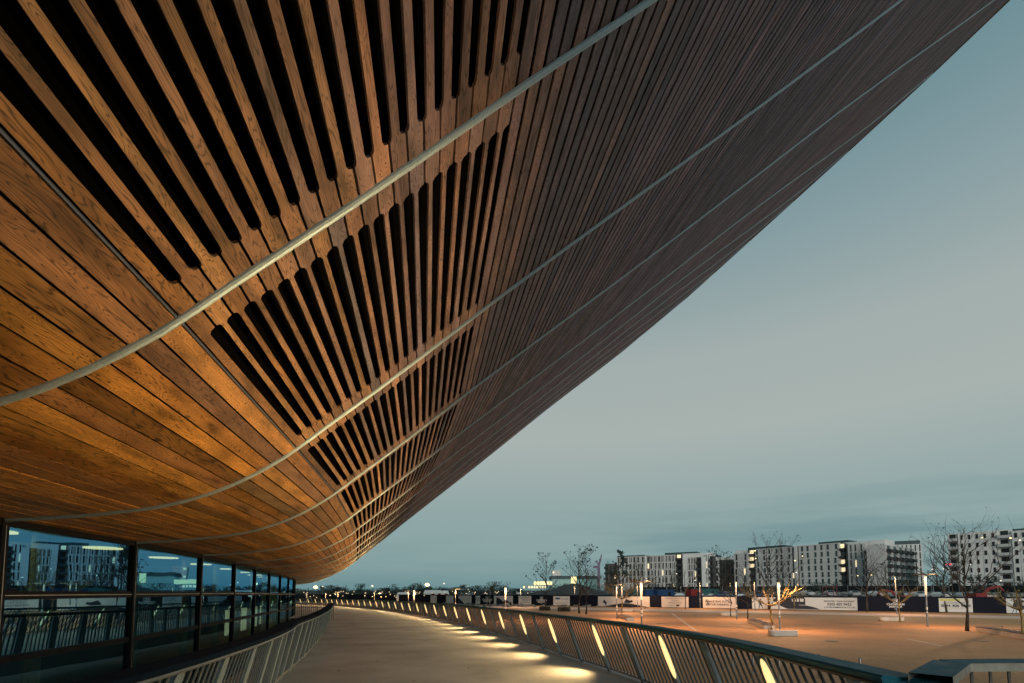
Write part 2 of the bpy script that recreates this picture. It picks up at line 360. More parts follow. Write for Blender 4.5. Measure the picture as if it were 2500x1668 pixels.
for i in range(len(RIB)-1):
    mb = MB(); bk = MB()
    Lb = (skin(i+1, 3.)-skin(i, 3.)).length
    near = 2 <= i <= 10
    for (ua, ub, kd) in bounds:
        gap = .013 if kd == 'wide' else (.014 if kd != 'up' else .025)
        a, b = ua+gap, ub-gap
        r1, r2 = wr.random(), wr.random()
        mid = (ua+ub)/2
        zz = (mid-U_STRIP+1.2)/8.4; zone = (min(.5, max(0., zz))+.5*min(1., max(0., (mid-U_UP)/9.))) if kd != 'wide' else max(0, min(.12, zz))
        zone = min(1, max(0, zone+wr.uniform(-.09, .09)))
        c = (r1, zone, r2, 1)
        off = wr.uniform(0, 50)
        wdt = b-a
        n = (bil(i, b, .5)-bil(i, a, .5)).cross(skin(i+1, mid)-skin(i, mid)).normalized()
        if n.z > 0: n = -n
        lift = n*wr.uniform(-.004, .004)
        # outline in (t, u)
        tL = .0
        if kd == 'slot0' or kd == 'slot':
            Lh = (skin(i+1, mid)-skin(i, mid)).length
            e0 = .38/Lh; e1 = 1-.38/Lh; q = .055/Lh
            ow, iw = .082, .052     # cut on low side / high side
            lowc = [] if kd == 'slot0' else [(e0, 0), (e0+q*.25, .65), (e0+q, 1), (e1-q, 1), (e1-q*.25, .65), (e1, 0)]
            lo_pts = [(0, a)]+[(t_, a+(iw*(1-.5*t_))*f_) for t_, f_ in lowc]+[(1, a)]
            hi_pts = [(1, b)]+[(t_, b-(ow*(.75+.35*(1-t_)))*f_) for t_, f_ in reversed([(e0, 0), (e0+q*.25, .65), (e0+q, 1), (e1-q, 1), (e1-q*.25, .65), (e1, 0)])]+[(0, b)]
            def P(t_, u_): return bil(i, u_, t_)+lift
            # triangulate as strip between matching columns
            cols = [0, e0, e0+q*.25, e0+q, e1-q, e1-q*.25, e1, 1]
            lo = {round(t_, 6): u_ for t_, u_ in lo_pts}; hi = {round(t_, 6): u_ for t_, u_ in hi_pts}
            LO = [lo.get(round(t_, 6), a) for t_ in cols]; HI = [hi.get(round(t_, 6), b) for t_ in cols]
            for k in range(7):
                t0, t1 = cols[k], cols[k+1]
                Q = [(t0, LO[k]), (t1, LO[k+1]), (t1, HI[k+1]), (t0, HI[k])]
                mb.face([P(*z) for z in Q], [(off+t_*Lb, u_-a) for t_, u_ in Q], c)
                for (z0, z1) in (((t0, LO[k]), (t1, LO[k+1])), ((t1, HI[k+1]), (t0, HI[k]))):
                    p0, p1 = P(*z0), P(*z1)
                    mb.face([p0, p0-n*.03, p1-n*.03, p1], [(off+z0[0]*Lb, 0), (off+z0[0]*Lb, .03), (off+z1[0]*Lb, .03), (off+z1[0]*Lb, 0)], c)
        else:
            P4 = [bil(i, a, 0)+lift, bil(i, a, 1)+lift, bil(i, b, 1)+lift, bil(i, b, 0)+lift]
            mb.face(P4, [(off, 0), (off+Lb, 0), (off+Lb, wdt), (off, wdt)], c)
            for (p0, p1) in ((P4[0], P4[1]), (P4[2], P4[3])):
                mb.face([p0, p0-n*.016, p1-n*.016, p1], [(off, 0), (off, .016), (off+Lb, .016), (off+Lb, 0)], c)
        if near and mid < 12:                      # screw heads near both ends of each board
            Lh = (skin(i+1, mid)-skin(i, mid)).length
            for te in ((.12/Lh, .2/Lh) if kd != 'wide' else (.15/Lh,)):
                for s_ in (te, 1-te, *(() if kd != 'wide' else (.5,))):
                    for uu in ((a+wdt*.3,) if te < .13/Lh else (a+wdt*.7,)) if kd != 'wide' else (a+wdt*.25, a+wdt*.75):
                        p = bil(i, uu, s_)+lift+n*.0025; x = (bil(i, uu, s_+.01)-p).normalized(); y = n.cross(x)
                        sw.face([p+(x*math.cos(q_)+y*math.sin(q_))*.009 for q_ in [z*math.pi/3 for z in range(6)]])
    # black lining behind the boards
    NS = 26
    us = [UMAX*(k/NS)**1.25 for k in range(NS+1)]
    for k in range(NS):
        def B_(j, uu):
            p = skin(j, uu); q_ = skin(j, min(UMAX, uu+.3)); w = (q_-skin(j, max(0, min(UMAX, uu+.3)-.6))).normalized()
            h = R(RIB[j][2]); nn = Vector((-w.z*math.cos(h), -w.z*math.sin(h), math.hypot(w.x, w.y))).normalized()
            dep = .05 if uu < U_STRIP-.4 else .30
            return p+nn*dep
        bk.face([B_(i, us[k]), B_(i+1, us[k]), B_(i+1, us[k+1]), B_(i, us[k+1])])
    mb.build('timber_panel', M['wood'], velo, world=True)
    bk.build('lining', M['black'], velo, world=True)
tag(sw.build('screws', M['screw'], velo, world=True), kind='stuff')
# ribs
for i in range(1, len(RIB)):
    mb = MB(); us = [.0, .4, .8, 1.2, 1.6, 2., 2.4, 2.8, 3.2, 3.6, 4., 4.4, 4.8, 5.2, 5.6, 6.2, 7, 8, 10, 12, 15, 18, 21, 24, 28, 32, 36, 40, UMAX]
    us = sorted(set(min(x, UMAX) for x in us))
    rings = []
    for uu in us:
        p = skin(i, uu); w = (skin(i, min(UMAX, uu+.2))-skin(i, max(0, uu-.2))).normalized()
        h = R(RIB[i][2]); T = Vector((-math.sin(h), math.cos(h), 0)); nn = T.cross(w).normalized()
        if nn.z > 0: nn = -nn
        rings.append([p+T*math.cos(a_)*.043+nn*(math.sin(a_)*.05-.004) for a_ in [k*math.pi/6 for k in range(7)]])
    for k in range(len(rings)-1):
        for j in range(6): mb.face([rings[k][j], rings[k][j+1], rings[k+1][j+1], rings[k+1][j]])
    o = mb.build('seam_rib', M['rib'], velo, world=True)
# thin steel strip between the solid soffit and the slotted boards
mb = MB()
for i in range(len(RIB)-1):
    a_, b_ = skin(i, U_STRIP), skin(i+1, U_STRIP)
    mb.prism(a_, b_, (.012, .03))
mb.build('joint_strip', M['steel'], velo, world=True)
# rim cap
mb = MB()
for i in range(len(RIB)-1): mb.prism(skin(i, UMAX)+Vector((0, 0, .1)), skin(i+1, UMAX)+Vector((0, 0, .1)), (.12, .25))
mb.build('rim_coping', M['bar'], velo, world=True)
# roof shell closing the building above the skin (seen only from elsewhere)
mb = MB()
for i in range(len(RIB)-1):
    a_, b_ = skin(i, UMAX), skin(i+1, UMAX)
    ha, hb = R(RIB[i][2]), R(RIB[i+1][2])
    mb.face([a_, b_, b_-Vector((math.cos(hb), math.sin(hb), 0))*60+Vector((0, 0, -6)), a_-Vector((math.cos(ha), math.sin(ha), 0))*60+Vector((0, 0, -6))])
mb.build('roof', M['black'], velo, world=True)

# ------------------------------------------------------------------ glazing band
def gp(i, z, dn=0., t=0.):               # point on the glass line at rib i (+t towards next), dn outward
    j = min(i+1, len(RIB)-1)
    x = RIB[i][0]*(1-t)+RIB[j][0]*t; y = RIB[i][1]*(1-t)+RIB[j][1]*t; h = R(RIB[i][2]*(1-t)+RIB[j][2]*t)
    return Vector((x+dn*math.cos(h), y+dn*math.sin(h), z-.0072*max(0, y-20)))
GI0, GI1 = 3, 24
for i in range(GI0, GI1):
    fr = MB(); h = R((RIB[i][2]+RIB[i+1][2])/2); nrm = Vector((math.cos(h), math.sin(h), 0))
    a0 = gp(i, 0); b0 = gp(i+1, 0)
    # mullion at rib i (butts under the soffit)
    fr.prism(gp(i, -1.84, -.03), gp(i, 2.97, -.03), (.15, .16), up=nrm)
    for z, hh, dp in ((2.875, .15, .14), (1.60, .15, .11), (.50, .12, .11), (-1.75, .18, .12)):
        A, B = gp(i, z, -.03), gp(i+1, z, -.03); d = (B-A).normalized()
        fr.prism(A+d*.076, B-d*.076, (dp, hh))
    f = fr.build('window', M['mull'], velo, world=True)
    st = MB()
    A, B = gp(i, 1.60, .035), gp(i+1, 1.60, .035); d = (B-A).normalized(); st.prism(A+d*.09, B-d*.09, (.012, .014))
    st.prism(gp(i, -1.8, .055), gp(i, 2.8, .055), (.014, .012), up=nrm)
    st.build('trim', M['steel'], f)
    for z0, z1 in ((1.675, 2.80), (.56, 1.525), (-1.66, .44)):
        g = MB(); d = (gp(i+1, 0)-gp(i, 0)).normalized()
        off = nrm*(-.02)
        g.face([gp(i, z0)+off+d*.07, gp(i+1, z0)+off-d*.07, gp(i+1, z1)+off-d*.07, gp(i, z1)+off+d*.07])
        g.build('pane', M['glass'], f)
# interior seen through the glass
mb = MB(); fl = MB(); wl = MB()
for i in range(GI0, GI1):
    mb.face([gp(i, 2.97, -.12), gp(i+1, 2.97, -.12), gp(i+1, 2.97, -7.), gp(i, 2.97, -7.)])
    fl.face([gp(i, -1.8, -.12), gp(i+1, -1.8, -.12), gp(i+1, -1.8, -7.), gp(i, -1.8, -7.)])
    wl.face([gp(i, -1.8, -7.), gp(i+1, -1.8, -7.), gp(i+1, 2.97, -7.), gp(i, 2.97, -7.)])
wl.face([gp(GI0, -1.8, -7.), gp(GI0, -1.8, -.1), gp(GI0, 2.97, -.1), gp(GI0, 2.97, -7.)])
wl.face([gp(GI1, -1.8, -7.), gp(GI1, -1.8, -.1), gp(GI1, 2.97, -.1), gp(GI1, 2.97, -7.)])
mb.build('interior_ceiling', M['inceil'], velo, world=True); fl.build('interior_floor', M['infloor'], velo, world=True); wl.build('interior_wall', M['inwall'], velo, world=True)
for i in range(GI0, 16):
    for t, dn in ((.62, -2.0),):
        m_ = MB(); c = gp(i, 2.955, dn, t); m_.lathe(c, [(.46, 0), (.46, -.03), (.0, -.031)], 20)
        m_.build('ceiling_light', M['disc'], velo, world=True)
    m_ = MB(); c = gp(i, -1.8, -1.5, .80); m_.lathe(c, [(.14, 0), (.14, 4.76)], 14)
    m_.build('column', M['incol'], velo, world=True)
# notice board and slatted vent seen through the first windows, and a row of lit openings on the lower floor
m_ = MB()
p = gp(5, 2.2, -3.0, .45)
hh = R(RIB[5][2]); T5 = Vector((-math.sin(hh), math.cos(hh), 0)); rot5 = Matrix.Rotation(hh, 3, 'Z')
for k, dz in enumerate((0, .12, .24, .36)): m_.box(p+Vector((0, 0, dz-.1)), (.03, .7, .055), rot5)
m_.build('slatted_vent', M['incol'], velo, world=True)
for i in (10, 11, 12, 13):
    m_ = MB(); c = gp(i, -.1, -2.5, .5); m_.box(c, (.08, 1.4, 1.5), Matrix.Rotation(R(RIB[i][2]), 3, 'Z')); m_.build('lit_panel', M['lit'], velo, world=True)

# ================================================================== walkway
def hcurve(ks, hs, p0, L0, L1, st=.25):
    pts = []
    def H_(s):
        if s <= ks[0]: return R(hs[0])
        for a, b, ha, hb in zip(ks, ks[1:], hs, hs[1:]):
            if s <= b: return R(ha+(hb-ha)*(s-a)/(b-a))
        return R(hs[-1])
    x, y = p0; s = 0.; fw = [(0., x, y, H_(0))]
    while s < L1: h = H_(s+st/2); x -= math.sin(h)*st; y += math.cos(h)*st; s += st; fw.append((s, x, y, H_(s)))
    x, y = p0; s = 0.; bw = []
    while s > L0: s -= st; h = H_(s); x += math.sin(h)*st; y -= math.cos(h)*st; bw.append((s, x, y, h))
    return bw[::-1]+fw
RC = hcurve([0, 6, 12, 18, 26, 36, 46, 54, 62, 70, 80, 95, 110], [-2.6, 15.3, 14.5, 18.0, 20.0, 23.6, 25.8, 28.5, 30.9, 33.2, 34.1, 52.8, 60], (2.862, 4.585), -12, 108)
def rc(s, inw=0., z=0.):
    s0 = RC[0][0]; k = min(max(int((s-s0)/.25), 0), len(RC)-2); t = (s-RC[k][0])/.25
    a, b = RC[k], RC[k+1]; x = a[1]+(b[1]-a[1])*t; y = a[2]+(b[2]-a[2])*t; h = a[3]+(b[3]-a[3])*t
    x -= math.cos(h)*inw; y -= math.sin(h)*inw
    return Vector((x, y, z-.0072*y)), h
LCP = [(-2.45, -8), (-2.55, -2), (-2.62, 1.), (-2.76, 3.), (-3.24, 5.4), (-3.86, 7.6), (-4.5, 9.4), (-5.08, 11.42), (-5.72, 13.58), (-7.42, 18.82), (-9.5, 24.7), (-11.95, 31.6), (-12.6, 33.4)]
_l = [0.]
for a_, b_ in zip(LCP, LCP[1:]): _l.append(_l[-1]+math.hypot(b_[0]-a_[0], b_[1]-a_[1]))
LX = list(zip(_l, [p[0] for p in LCP])); LY = list(zip(_l, [p[1] for p in LCP]))
def lc(s, inw=0., z=0.):                   # left rail base line; inw = towards the walkway (right)
    s = min(max(s, 0), _l[-1]-.001); x, y = catmull(LX, s), catmull(LY, s)
    x2, y2 = catmull(LX, min(s+.3, _l[-1]-.001)), catmull(LY, min(s+.3, _l[-1]-.001)); x1, y1 = catmull(LX, max(s-.3, 0)), catmull(LY, max(s-.3, 0))
    h = math.atan2(-(x2-x1), y2-y1)
    return Vector((x+math.cos(h)*inw, y+math.sin(h)*inw, z-.0072*y)), h
# deck sheet: between the left base line and the right base line, one mesh with thickness
mb = MB()
Ltot = _l[-1]; NSg = 60
prev = None
for k in range(NSg+1):
    f_ = k/NSg; a, _ = lc(Ltot*f_, -.12); b, _ = rc(-12+ (12+31.5)*f_, -.14)
    if prev:
        pa, pb = prev
        mb.face([pa, pb, b, a]); d_ = Vector((0, 0, -.45))
        mb.face([pb, pb+d_, b+d_, b]); mb.face([a, a+d_, pa+d_, pa]); mb.face([pa+d_, a+d_, b+d_, pb+d_])
    prev = (a, b)
# beyond the void the deck widens to the glass
i_ = 11
prevb = prev
for k in range(1, 53):
    f_ = k/52; s_ = 31.5+f_*76; b, _ = rc(s_, -.14)
    gi = 11.4+f_*20; ii = int(gi); a = gp(ii, 0, .12, gi-ii); a.z = -.0072*a.y
    if k == 1: mb.face([prevb[0], prevb[1], b, a]); a_first = a
    else: mb.face([prevb[0], prevb[1], b, a])
    prevb = (a, b)
tag(mb.build('walkway', M['deck']), kind='structure')

lf = MB(); rr = random.Random(8)
for (px_, py_) in ((988, 1598), (828, 1638), (1037, 1565), (1143, 1632), (1010, 1663), (920, 1615), (1100, 1600), (1216, 1640), (868, 1572), (1320, 1655), (955, 1540), (1180, 1590)):
    d_ = ray(px_, py_); t_ = -EYE/(d_.z+.0072*d_.y); c_ = Vector((d_.x*t_, d_.y*t_, .006-.0072*d_.y*t_)); a_ = rr.uniform(0, 6); u_ = Vector((math.cos(a_), math.sin(a_), 0)); v_ = Vector((-math.sin(a_), math.cos(a_), 0)); q_ = rr.uniform(.03, .06)
    lf.face([c_-u_*q_, c_+v_*q_*.5+Vector((0, 0, .01)), c_+u_*q_, c_-v_*q_*.4+Vector((0, 0, .006))])
tag(lf.build('fallen_leaves', mat('dead_leaf', (.04, .03, .02), .8)), 'few dark fallen leaves scattered on the walkway', 'leaves', kind='stuff')

def railing(fn, s0, s1, inw, lean, name, label, capm, lipm, lamps, side, nbar=8, step=1.495, pw=.12, bw=0., barm=None, poff=.25):
    barm = barm or M['bar']
    """fn(s, inward, z) -> point, heading; side=+1 when the walkway lies towards -n of the curve (right rail)"""
    p0, _ = fn(s0)
    root = empty(name, p0, label, 'railing')
    HT = 1.09
    def P(s, z): 
        q, h = fn(s+lean*z/HT, inw*z/HT, z); return q
    # coping
    cp = MB(); lp = MB(); br = MB(); n = int((s1-s0)/.5); prev = None
    for k in range(n+1):
        s = s0+(s1-s0)*k/n; q, h = fn(s+lean, inw, HT); r_ = Vector((math.cos(h), math.sin(h), 0))*side   # outward
        ring = [q+r_*.20+Vector((0, 0, .03)), q-r_*.16+Vector((0, 0, .06)), q-r_*.175+Vector((0, 0, .045)), q-r_*.16+Vector((0, 0, .012)), q+r_*.20+Vector((0, 0, -.02))]
        lip = [q-r_*.145+Vector((0, 0, .010)), q-r_*.155+Vector((0, 0, -.004)), q-r_*.12+Vector((0, 0, -.03)), q+r_*.05+Vector((0, 0, -.03)), q+r_*.05+Vector((0, 0, -.006))]
        z_, h2 = fn(s, 0, .05); bot = [z_+r_*.02+Vector((0, 0, .0)), z_-r_*.03, z_-r_*.03+Vector((0, 0, .04)), z_+r_*.02+Vector((0, 0, .04))]
        if prev:
            for A, B, m_ in ((prev[0], ring, cp), (prev[1], lip, lp), (prev[2], bot, br)):
                for j in range(len(A)):
                    l = (j+1) % len(A); m_.face([A[j], A[l], B[l], B[j]])
        else: cp.face(ring); lp.face(lip)
        prev = (ring, lip, bot)
    cp.face(prev[0][::-1]); lp.face(prev[1][::-1])
    cp.build('handrail', capm, root, world=True); lp.build('handrail_lip', lipm, root, world=True); br.build('bottom_rail', M['rail'], root, world=True)
    npost = int((s1-s0)/step)+1
    for k in range(npost):
        s = s0+poff+k*step
        if s > s1: break
        a = P(s, .0); b = P(s, 1.055); _, h = fn(s, 0, 0); d = Vector((-math.sin(h), math.cos(h), 0)); o_ = Vector((math.cos(h), math.sin(h), 0))*side
        pm = MB(); ax = (b-a).normalized()
        for z0, z1, w0, w1 in ((0, .12, pw*.85, pw*.95), (.12, .8, pw*.95, pw), (.8, .94, pw, pw*.85), (.94, 1., pw*.85, pw*.5)):
            A = a.lerp(b, z0); B = a.lerp(b, z1)
            pm.face([A-d*w0/2-o_*.03, A+d*w0/2-o_*.03, B+d*w1/2-o_*.03, B-d*w1/2-o_*.03]); pm.face([A+d*w0/2+o_*.02, A-d*w0/2+o_*.02, B-d*w1/2+o_*.02, B+d*w1/2+o_*.02])
            pm.face([A+d*w0/2-o_*.03, A+d*w0/2+o_*.02, B+d*w1/2+o_*.02, B+d*w1/2-o_*.03]); pm.face([A-d*w0/2+o_*.02, A-d*w0/2-o_*.03, B-d*w1/2-o_*.03, B-d*w1/2+o_*.02])
        pm.tube([b-ax*.06, b+ax*.04], .022, 8)
        post = pm.build('post', M['post'], root, world=True)
        if k+1 < npost or True:
            sm = MB()
            for j in range(1, nbar+1):
                sj = s+step*j/(nbar+1)
                if sj+lean > s1+lean: break
                if bw:
                    A, B = P(sj, .06), P(sj, 1.06); w_ = d*bw/2
                    for e_ in (-.006, .006): sm.face([A-w_+o_*e_, A+w_+o_*e_, B+w_+o_*e_, B-w_+o_*e_])
                    sm.face([A-w_-o_*.006, A-w_+o_*.006, B-w_+o_*.006, B-w_-o_*.006]); sm.face([A+w_-o_*.006, A+w_+o_*.006, B+w_+o_*.006, B+w_-o_*.006])
                else: sm.tube([P(sj, .06), P(sj, 1.06)], .0135, 6, caps=False)
            if sm.v: sm.build('bar_panel', barm, root, smooth=not bw, world=True)
    for (s, gi) in lamps:
        lp_ = MB(); a = P(s-.085, .34)-Vector((0, 0, 0)); b = P(s-.085, 1.0); _, h = fn(s, 0, 0); o_ = Vector((math.cos(h), math.sin(h), 0))*side
        a = a-o_*.045; b = b-o_*.045
        pts = [a.lerp(b, t) for t in (0, .06, .2, .5, .8, .94, 1.)]
        lp_.tube(pts, [.008, .025, .037, .042, .037, .025, .008], 10)
        lo_ = lp_.build('lamp', M['lampglow'], root, smooth=True, world=True)
        c0 = a.lerp(b, .62)
        for kind_, watts, ang in (('SPOT', LAMP_P, 76), ('SPOT', LAMP_S, 122)):
            c = c0-o_*(.30 if ang == 76 else .12)
            ld = bpy.data.lights.new('lamp_light', kind_); ld.energy = watts; ld.color = (1., .64, .27); ld.shadow_soft_size = 0.
            lo = bpy.data.objects.new('lamp_light', ld); col.objects.link(lo)
            el = R(-41) if ang == 76 else R(30); zdir = -((-o_)*math.cos(el)+Vector((0, 0, -1))*math.sin(el))
            if kind_ == 'SPOT': ld.spot_size = R(ang); ld.spot_blend = .9 if ang == 76 else 1.
            x = Vector((0, 0, 1)).cross(zdir).normalized(); y = zdir.cross(x).normalized()
            lo.matrix_world = Matrix.Translation(c) @ Matrix((x, y, zdir)).transposed().to_4x4()
            lo.parent = root; lo.matrix_parent_inverse = Matrix.Translation(root.location).inverted()
    return root
LAMP_P, LAMP_S = 1050., 300.

s_l = [(.22+k*2.99, k) for k in range(0, 33)]
railing(lambda s, i=0., z=0.: rc(s, i, z), -1.875, 104, .25, .42, 'outer_railing', 'long curved galvanised railing with glowing lamp slots along the plaza side', M['cap'], M['lip'], s_l, 1, nbar=9, poff=.6)
railing(lambda s, i=0., z=0.: lc(s, i, z), 4., Ltot-.5, .20, .42, 'inner_railing', 'curved railing with dark coping and leaning posts beside the glass wall', M['capL'], M['lipL'], [], -1, nbar=7, step=1.05, pw=.17, bw=.04, barm=M['barL'])

# return rail across the end of the void
def straight_rail(name, label, pts, zc, capm, bars=.13, mid=True, w=.22, bars_on=True):
    root = empty(name, (pts[0][0], pts[0][1], 0), label, 'railing')
    cp = MB(); br = MB()
    P_ = [Vector((p[0], p[1], zc-.0072*p[1])) for p in pts]
    cp2 = MB()
    for a, b in zip(P_, P_[1:]):
        d = (b-a).normalized(); nrm = Vector((-d.y, d.x, 0)).normalized()
        cp.face([a-nrm*w/2+Vector((0, 0, .03)), b-nrm*w/2+Vector((0, 0, .03)), b+nrm*w/2+Vector((0, 0, .03)), a+nrm*w/2+Vector((0, 0, .03))])
        cp.face([a-nrm*w/2-Vector((0, 0, .02)), a+nrm*w/2-Vector((0, 0, .02)), b+nrm*w/2-Vector((0, 0, .02)), b-nrm*w/2-Vector((0, 0, .02))])
        for s_ in (-1, 1):
            q = nrm*s_*w/2
            cp2.face([a+q-Vector((0, 0, .03)), b+q-Vector((0, 0, .03)), b+q+Vector((0, 0, .028)), a+q+Vector((0, 0, .028))])
        if mid: br.tube([a-Vector((0, 0, .26)), b-Vector((0, 0, .26))], .022, 8)
        n = max(2, int((b-a).length/bars))
        if bars_on:
            for k in range(n+1):
                q = a.lerp(b, k/n); br.tube([q-Vector((0, 0, .03)), q-Vector((0, 0, zc-.02))], .010 if k % 8 else .028, 6, caps=False)
    cp.build('handrail', capm, root, world=True); cp2.build('handrail_edge', M['lipL'], root, world=True); br.build('bar_panel', M['bar'], root, world=True)
    return root
e1, _ = lc(Ltot-.1, .3, 0); g1 = gp(11, 0, .25, .2)
straight_rail('return_railing', 'short straight railing closing the far end of the gap before the glass', [(e1.x, e1.y), (g1.x, g1.y)], 1.12, M['capL'])
straight_rail('landing_railing', 'bent railing with slate coping at the head of the steps, bottom right corner', [(2.56, 3.0), (3.24, 3.60), (7.0, 3.78)], 1.15, M['cap'], bars=.14, w=.21)
mb = MB(); mb.box((5.1, 2.2, -.16), (4.6, 3.2, .3)); tag(mb.build('stair_landing', M['deck']), kind='structure')

# ================================================================== ground
GZ = -1.84
HP0, HP1 = Vector((-75., 155.)), Vector((90., 73.5))        # hoarding line in plan (through the two fitted ends)
HP0 = Vector((-11.4, 135.)); HP1 = Vector((77., 79.)); hd_ = (HP1-HP0).normalized(); hn = Vector((-hd_.y, hd_.x))
if hn.y < 0: hn = -hn
def sstep(a, b, x): t = min(1, max(0, (x-a)/(b-a))); return t*t*(3-2*t)
def hdist(x, y): return (Vector((x, y))-HP0).dot(hn)
def gz(x, y):
    d = hdist(x, y)
    if d <= 2: return GZ
    return GZ+1.5*sstep(2, 22, d)+1.2*sstep(20, 60, d)+1.6*sstep(60, 140, d)
def axis(lo, hi, near, step, far):
    out_ = []; x = lo
    while x < hi: out_.append(x); x += step if abs(x) < near else far
    return out_+[hi]
xs = axis(-1500, 1500, 260, 9, 120); ys = [-200, -60, 0, 30]+[40+6*k for k in range(45)]+[330, 380, 450, 600, 900, 1400]
mb = MB(); mb.v = [(x, y, gz(x, y)) for y in ys for x in xs]; nx = len(xs)
mb.f = [(j*nx+i, j*nx+i+1, (j+1)*nx+i+1, (j+1)*nx+i) for j in range(len(ys)-1) for i in range(nx-1)]
mb.uv = []; mb.c = []
# split: plaza (near) and dark site ground (far)
fa = [f for f in mb.f if all(hdist(mb.v[i][0], mb.v[i][1]) < 8 for i in f)]; fb = [f for f in mb.f if f not in set(fa)]
m1_ = MB(); m1_.v = mb.v; m1_.f = mb.f
o = m1_.build('ground', M['plaza']); tag(o, kind='structure'); o.data.materials.append(M['earth'])
fs = set(fa)
for p_, f in zip(o.data.polygons, mb.f): p_.material_index = 0 if f in fs else 1
o.data.polygons.foreach_set('use_smooth', [True]*len(o.data.polygons))
# pale road strip in front of the hoarding
def strip(name, m_, offs0, offs1, t0, t1, dz):
    b_ = MB(); q = lambda t, o_: Vector(((HP0+hd_*t-hn*o_).x, (HP0+hd_*t-hn*o_).y, GZ+dz))
    b_.face([q(t0, offs0), q(t1, offs0), q(t1, offs1), q(t0, offs1)]); return tag(b_.build(name, m_), kind='structure')
strip('road', M['road'], 9.5, 20, -140, 260, .004)
ln = MB()
for (x0, y0, x1, y1, w_) in ((1640, 1498, 1700, 1540, .12), (2215, 1560, 2300, 1577, .10), (1800, 1540, 2000, 1548, .05), (2100, 1535, 2240, 1538, .05), (1950, 1560, 2480, 1586, .05), (1600, 1600, 2300, 1650, .05), (1560, 1580, 1900, 1612, .05), (2060, 1503, 2340, 1512, .06)):
    def g_(x, y): d = ray(x, y); t = (GZ+.006-EYE)/d.z; return Vector((d.x*t, d.y*t, GZ+.006))
    a, b = g_(x0, y0), g_(x1, y1); d = (b-a).normalized(); n_ = Vector((-d.y, d.x, 0))*w_
    ln.face([a-n_, b-n_, b+n_, a+n_])
tag(ln.build('paving_joint', M['line']), kind='structure')
def gpt(x, y, z=GZ): d = ray(x, y); t = (z-EYE)/d.z; return Vector((d.x*t, d.y*t, z))
#PART2
# ================================================================== lamp posts on the plaza
M['alu'] = noisy('lamp_column_metal', (.16, .18, .20), (.24, .26, .28), 3, .4, .6)
M['glow'] = mat('lamp_tube', (.16, .13, .10), .5, emit=(1., .80, .52), es=.66)
M['refl'] = mat('reflector_disc', (.07, .09, .10), .6, .2)
M['white'] = mat('white_band', (.75, .75, .72), .5)
M['stone'] = noisy('pale_concrete_bench', (.55, .50, .43), (.66, .61, .54), 2, .7)
M['slat'] = noisy('bench_slats', (.10, .07, .06), (.16, .12, .10), 8, .7)
def lamp_post(x, yt, Z, lit, label, disc=0., tubes=1, r=.07):
    z_g = GZ if hdist(*(at(x, 1440, Z).xy)) < 2 else gz(*(at(x, 1440, Z).xy))
    p = at(x, yt, Z); h = p.z-z_g
    t = empty('lamp_post', (p.x, p.y, z_g), label, 'lamp post', 'lamp posts standing on the plaza')
    m_ = MB(); m_.tube([(0, 0, 0), (0, 0, h*.62)], [r*1.15, r], 10); m_.build('column', M['alu'], t, smooth=False)
    m_ = MB(); m_.tube([(0, 0, h*.27), (0, 0, h*.27+.12)], r*1.22, 10); m_.tube([(0, 0, h*.33), (0, 0, h*.33+.28)], r*1.2, 10); m_.build('band', M['white'], t)
    for k in range(tubes):
        dx = (k-(tubes-1)/2)*.13; m_ = MB()
        m_.tube([(dx*.6, 0, h*.62), (dx*.8, 0, h*.75), (dx, 0, h*.92), (dx, 0, h*.975), (dx, 0, h)], [r*.8, r*.85, r*1.0, r*.9, r*.35], 10)
        m_.build('light_tube', M['glow'] if lit else M['alu'], t)
    if disc:
        m_ = MB(); m_.lathe((0, 0, h+.02), [(.05, 0), (disc*.7, .03), (disc, .10), (disc*.98, .115), (disc*.6, .075), (.05, .05)], 24, 1., .8); m_.build('reflector', M['refl'], t)
    if lit:
        ld = bpy.data.lights.new('post_light', 'SPOT'); ld.energy = PLAZA_W*(1. if Z < 90 else .8); ld.color = (1., .50, .24); ld.shadow_soft_size = 0.; ld.spot_size = R(172); ld.spot_blend = .25
        lo = bpy.data.objects.new('post_light', ld); col.objects.link(lo); lo.location = (.45, -.6, h*.99); lo.parent = t
        ld = bpy.data.lights.new('post_light', 'POINT'); ld.energy = 130.; ld.color = (1., .55, .25); ld.shadow_soft_size = 0.
        lo = bpy.data.objects.new('post_light', ld); col.objects.link(lo); lo.location = (.5, -.6, h*.9); lo.parent = t
    return t
PLAZA_W = 1600.
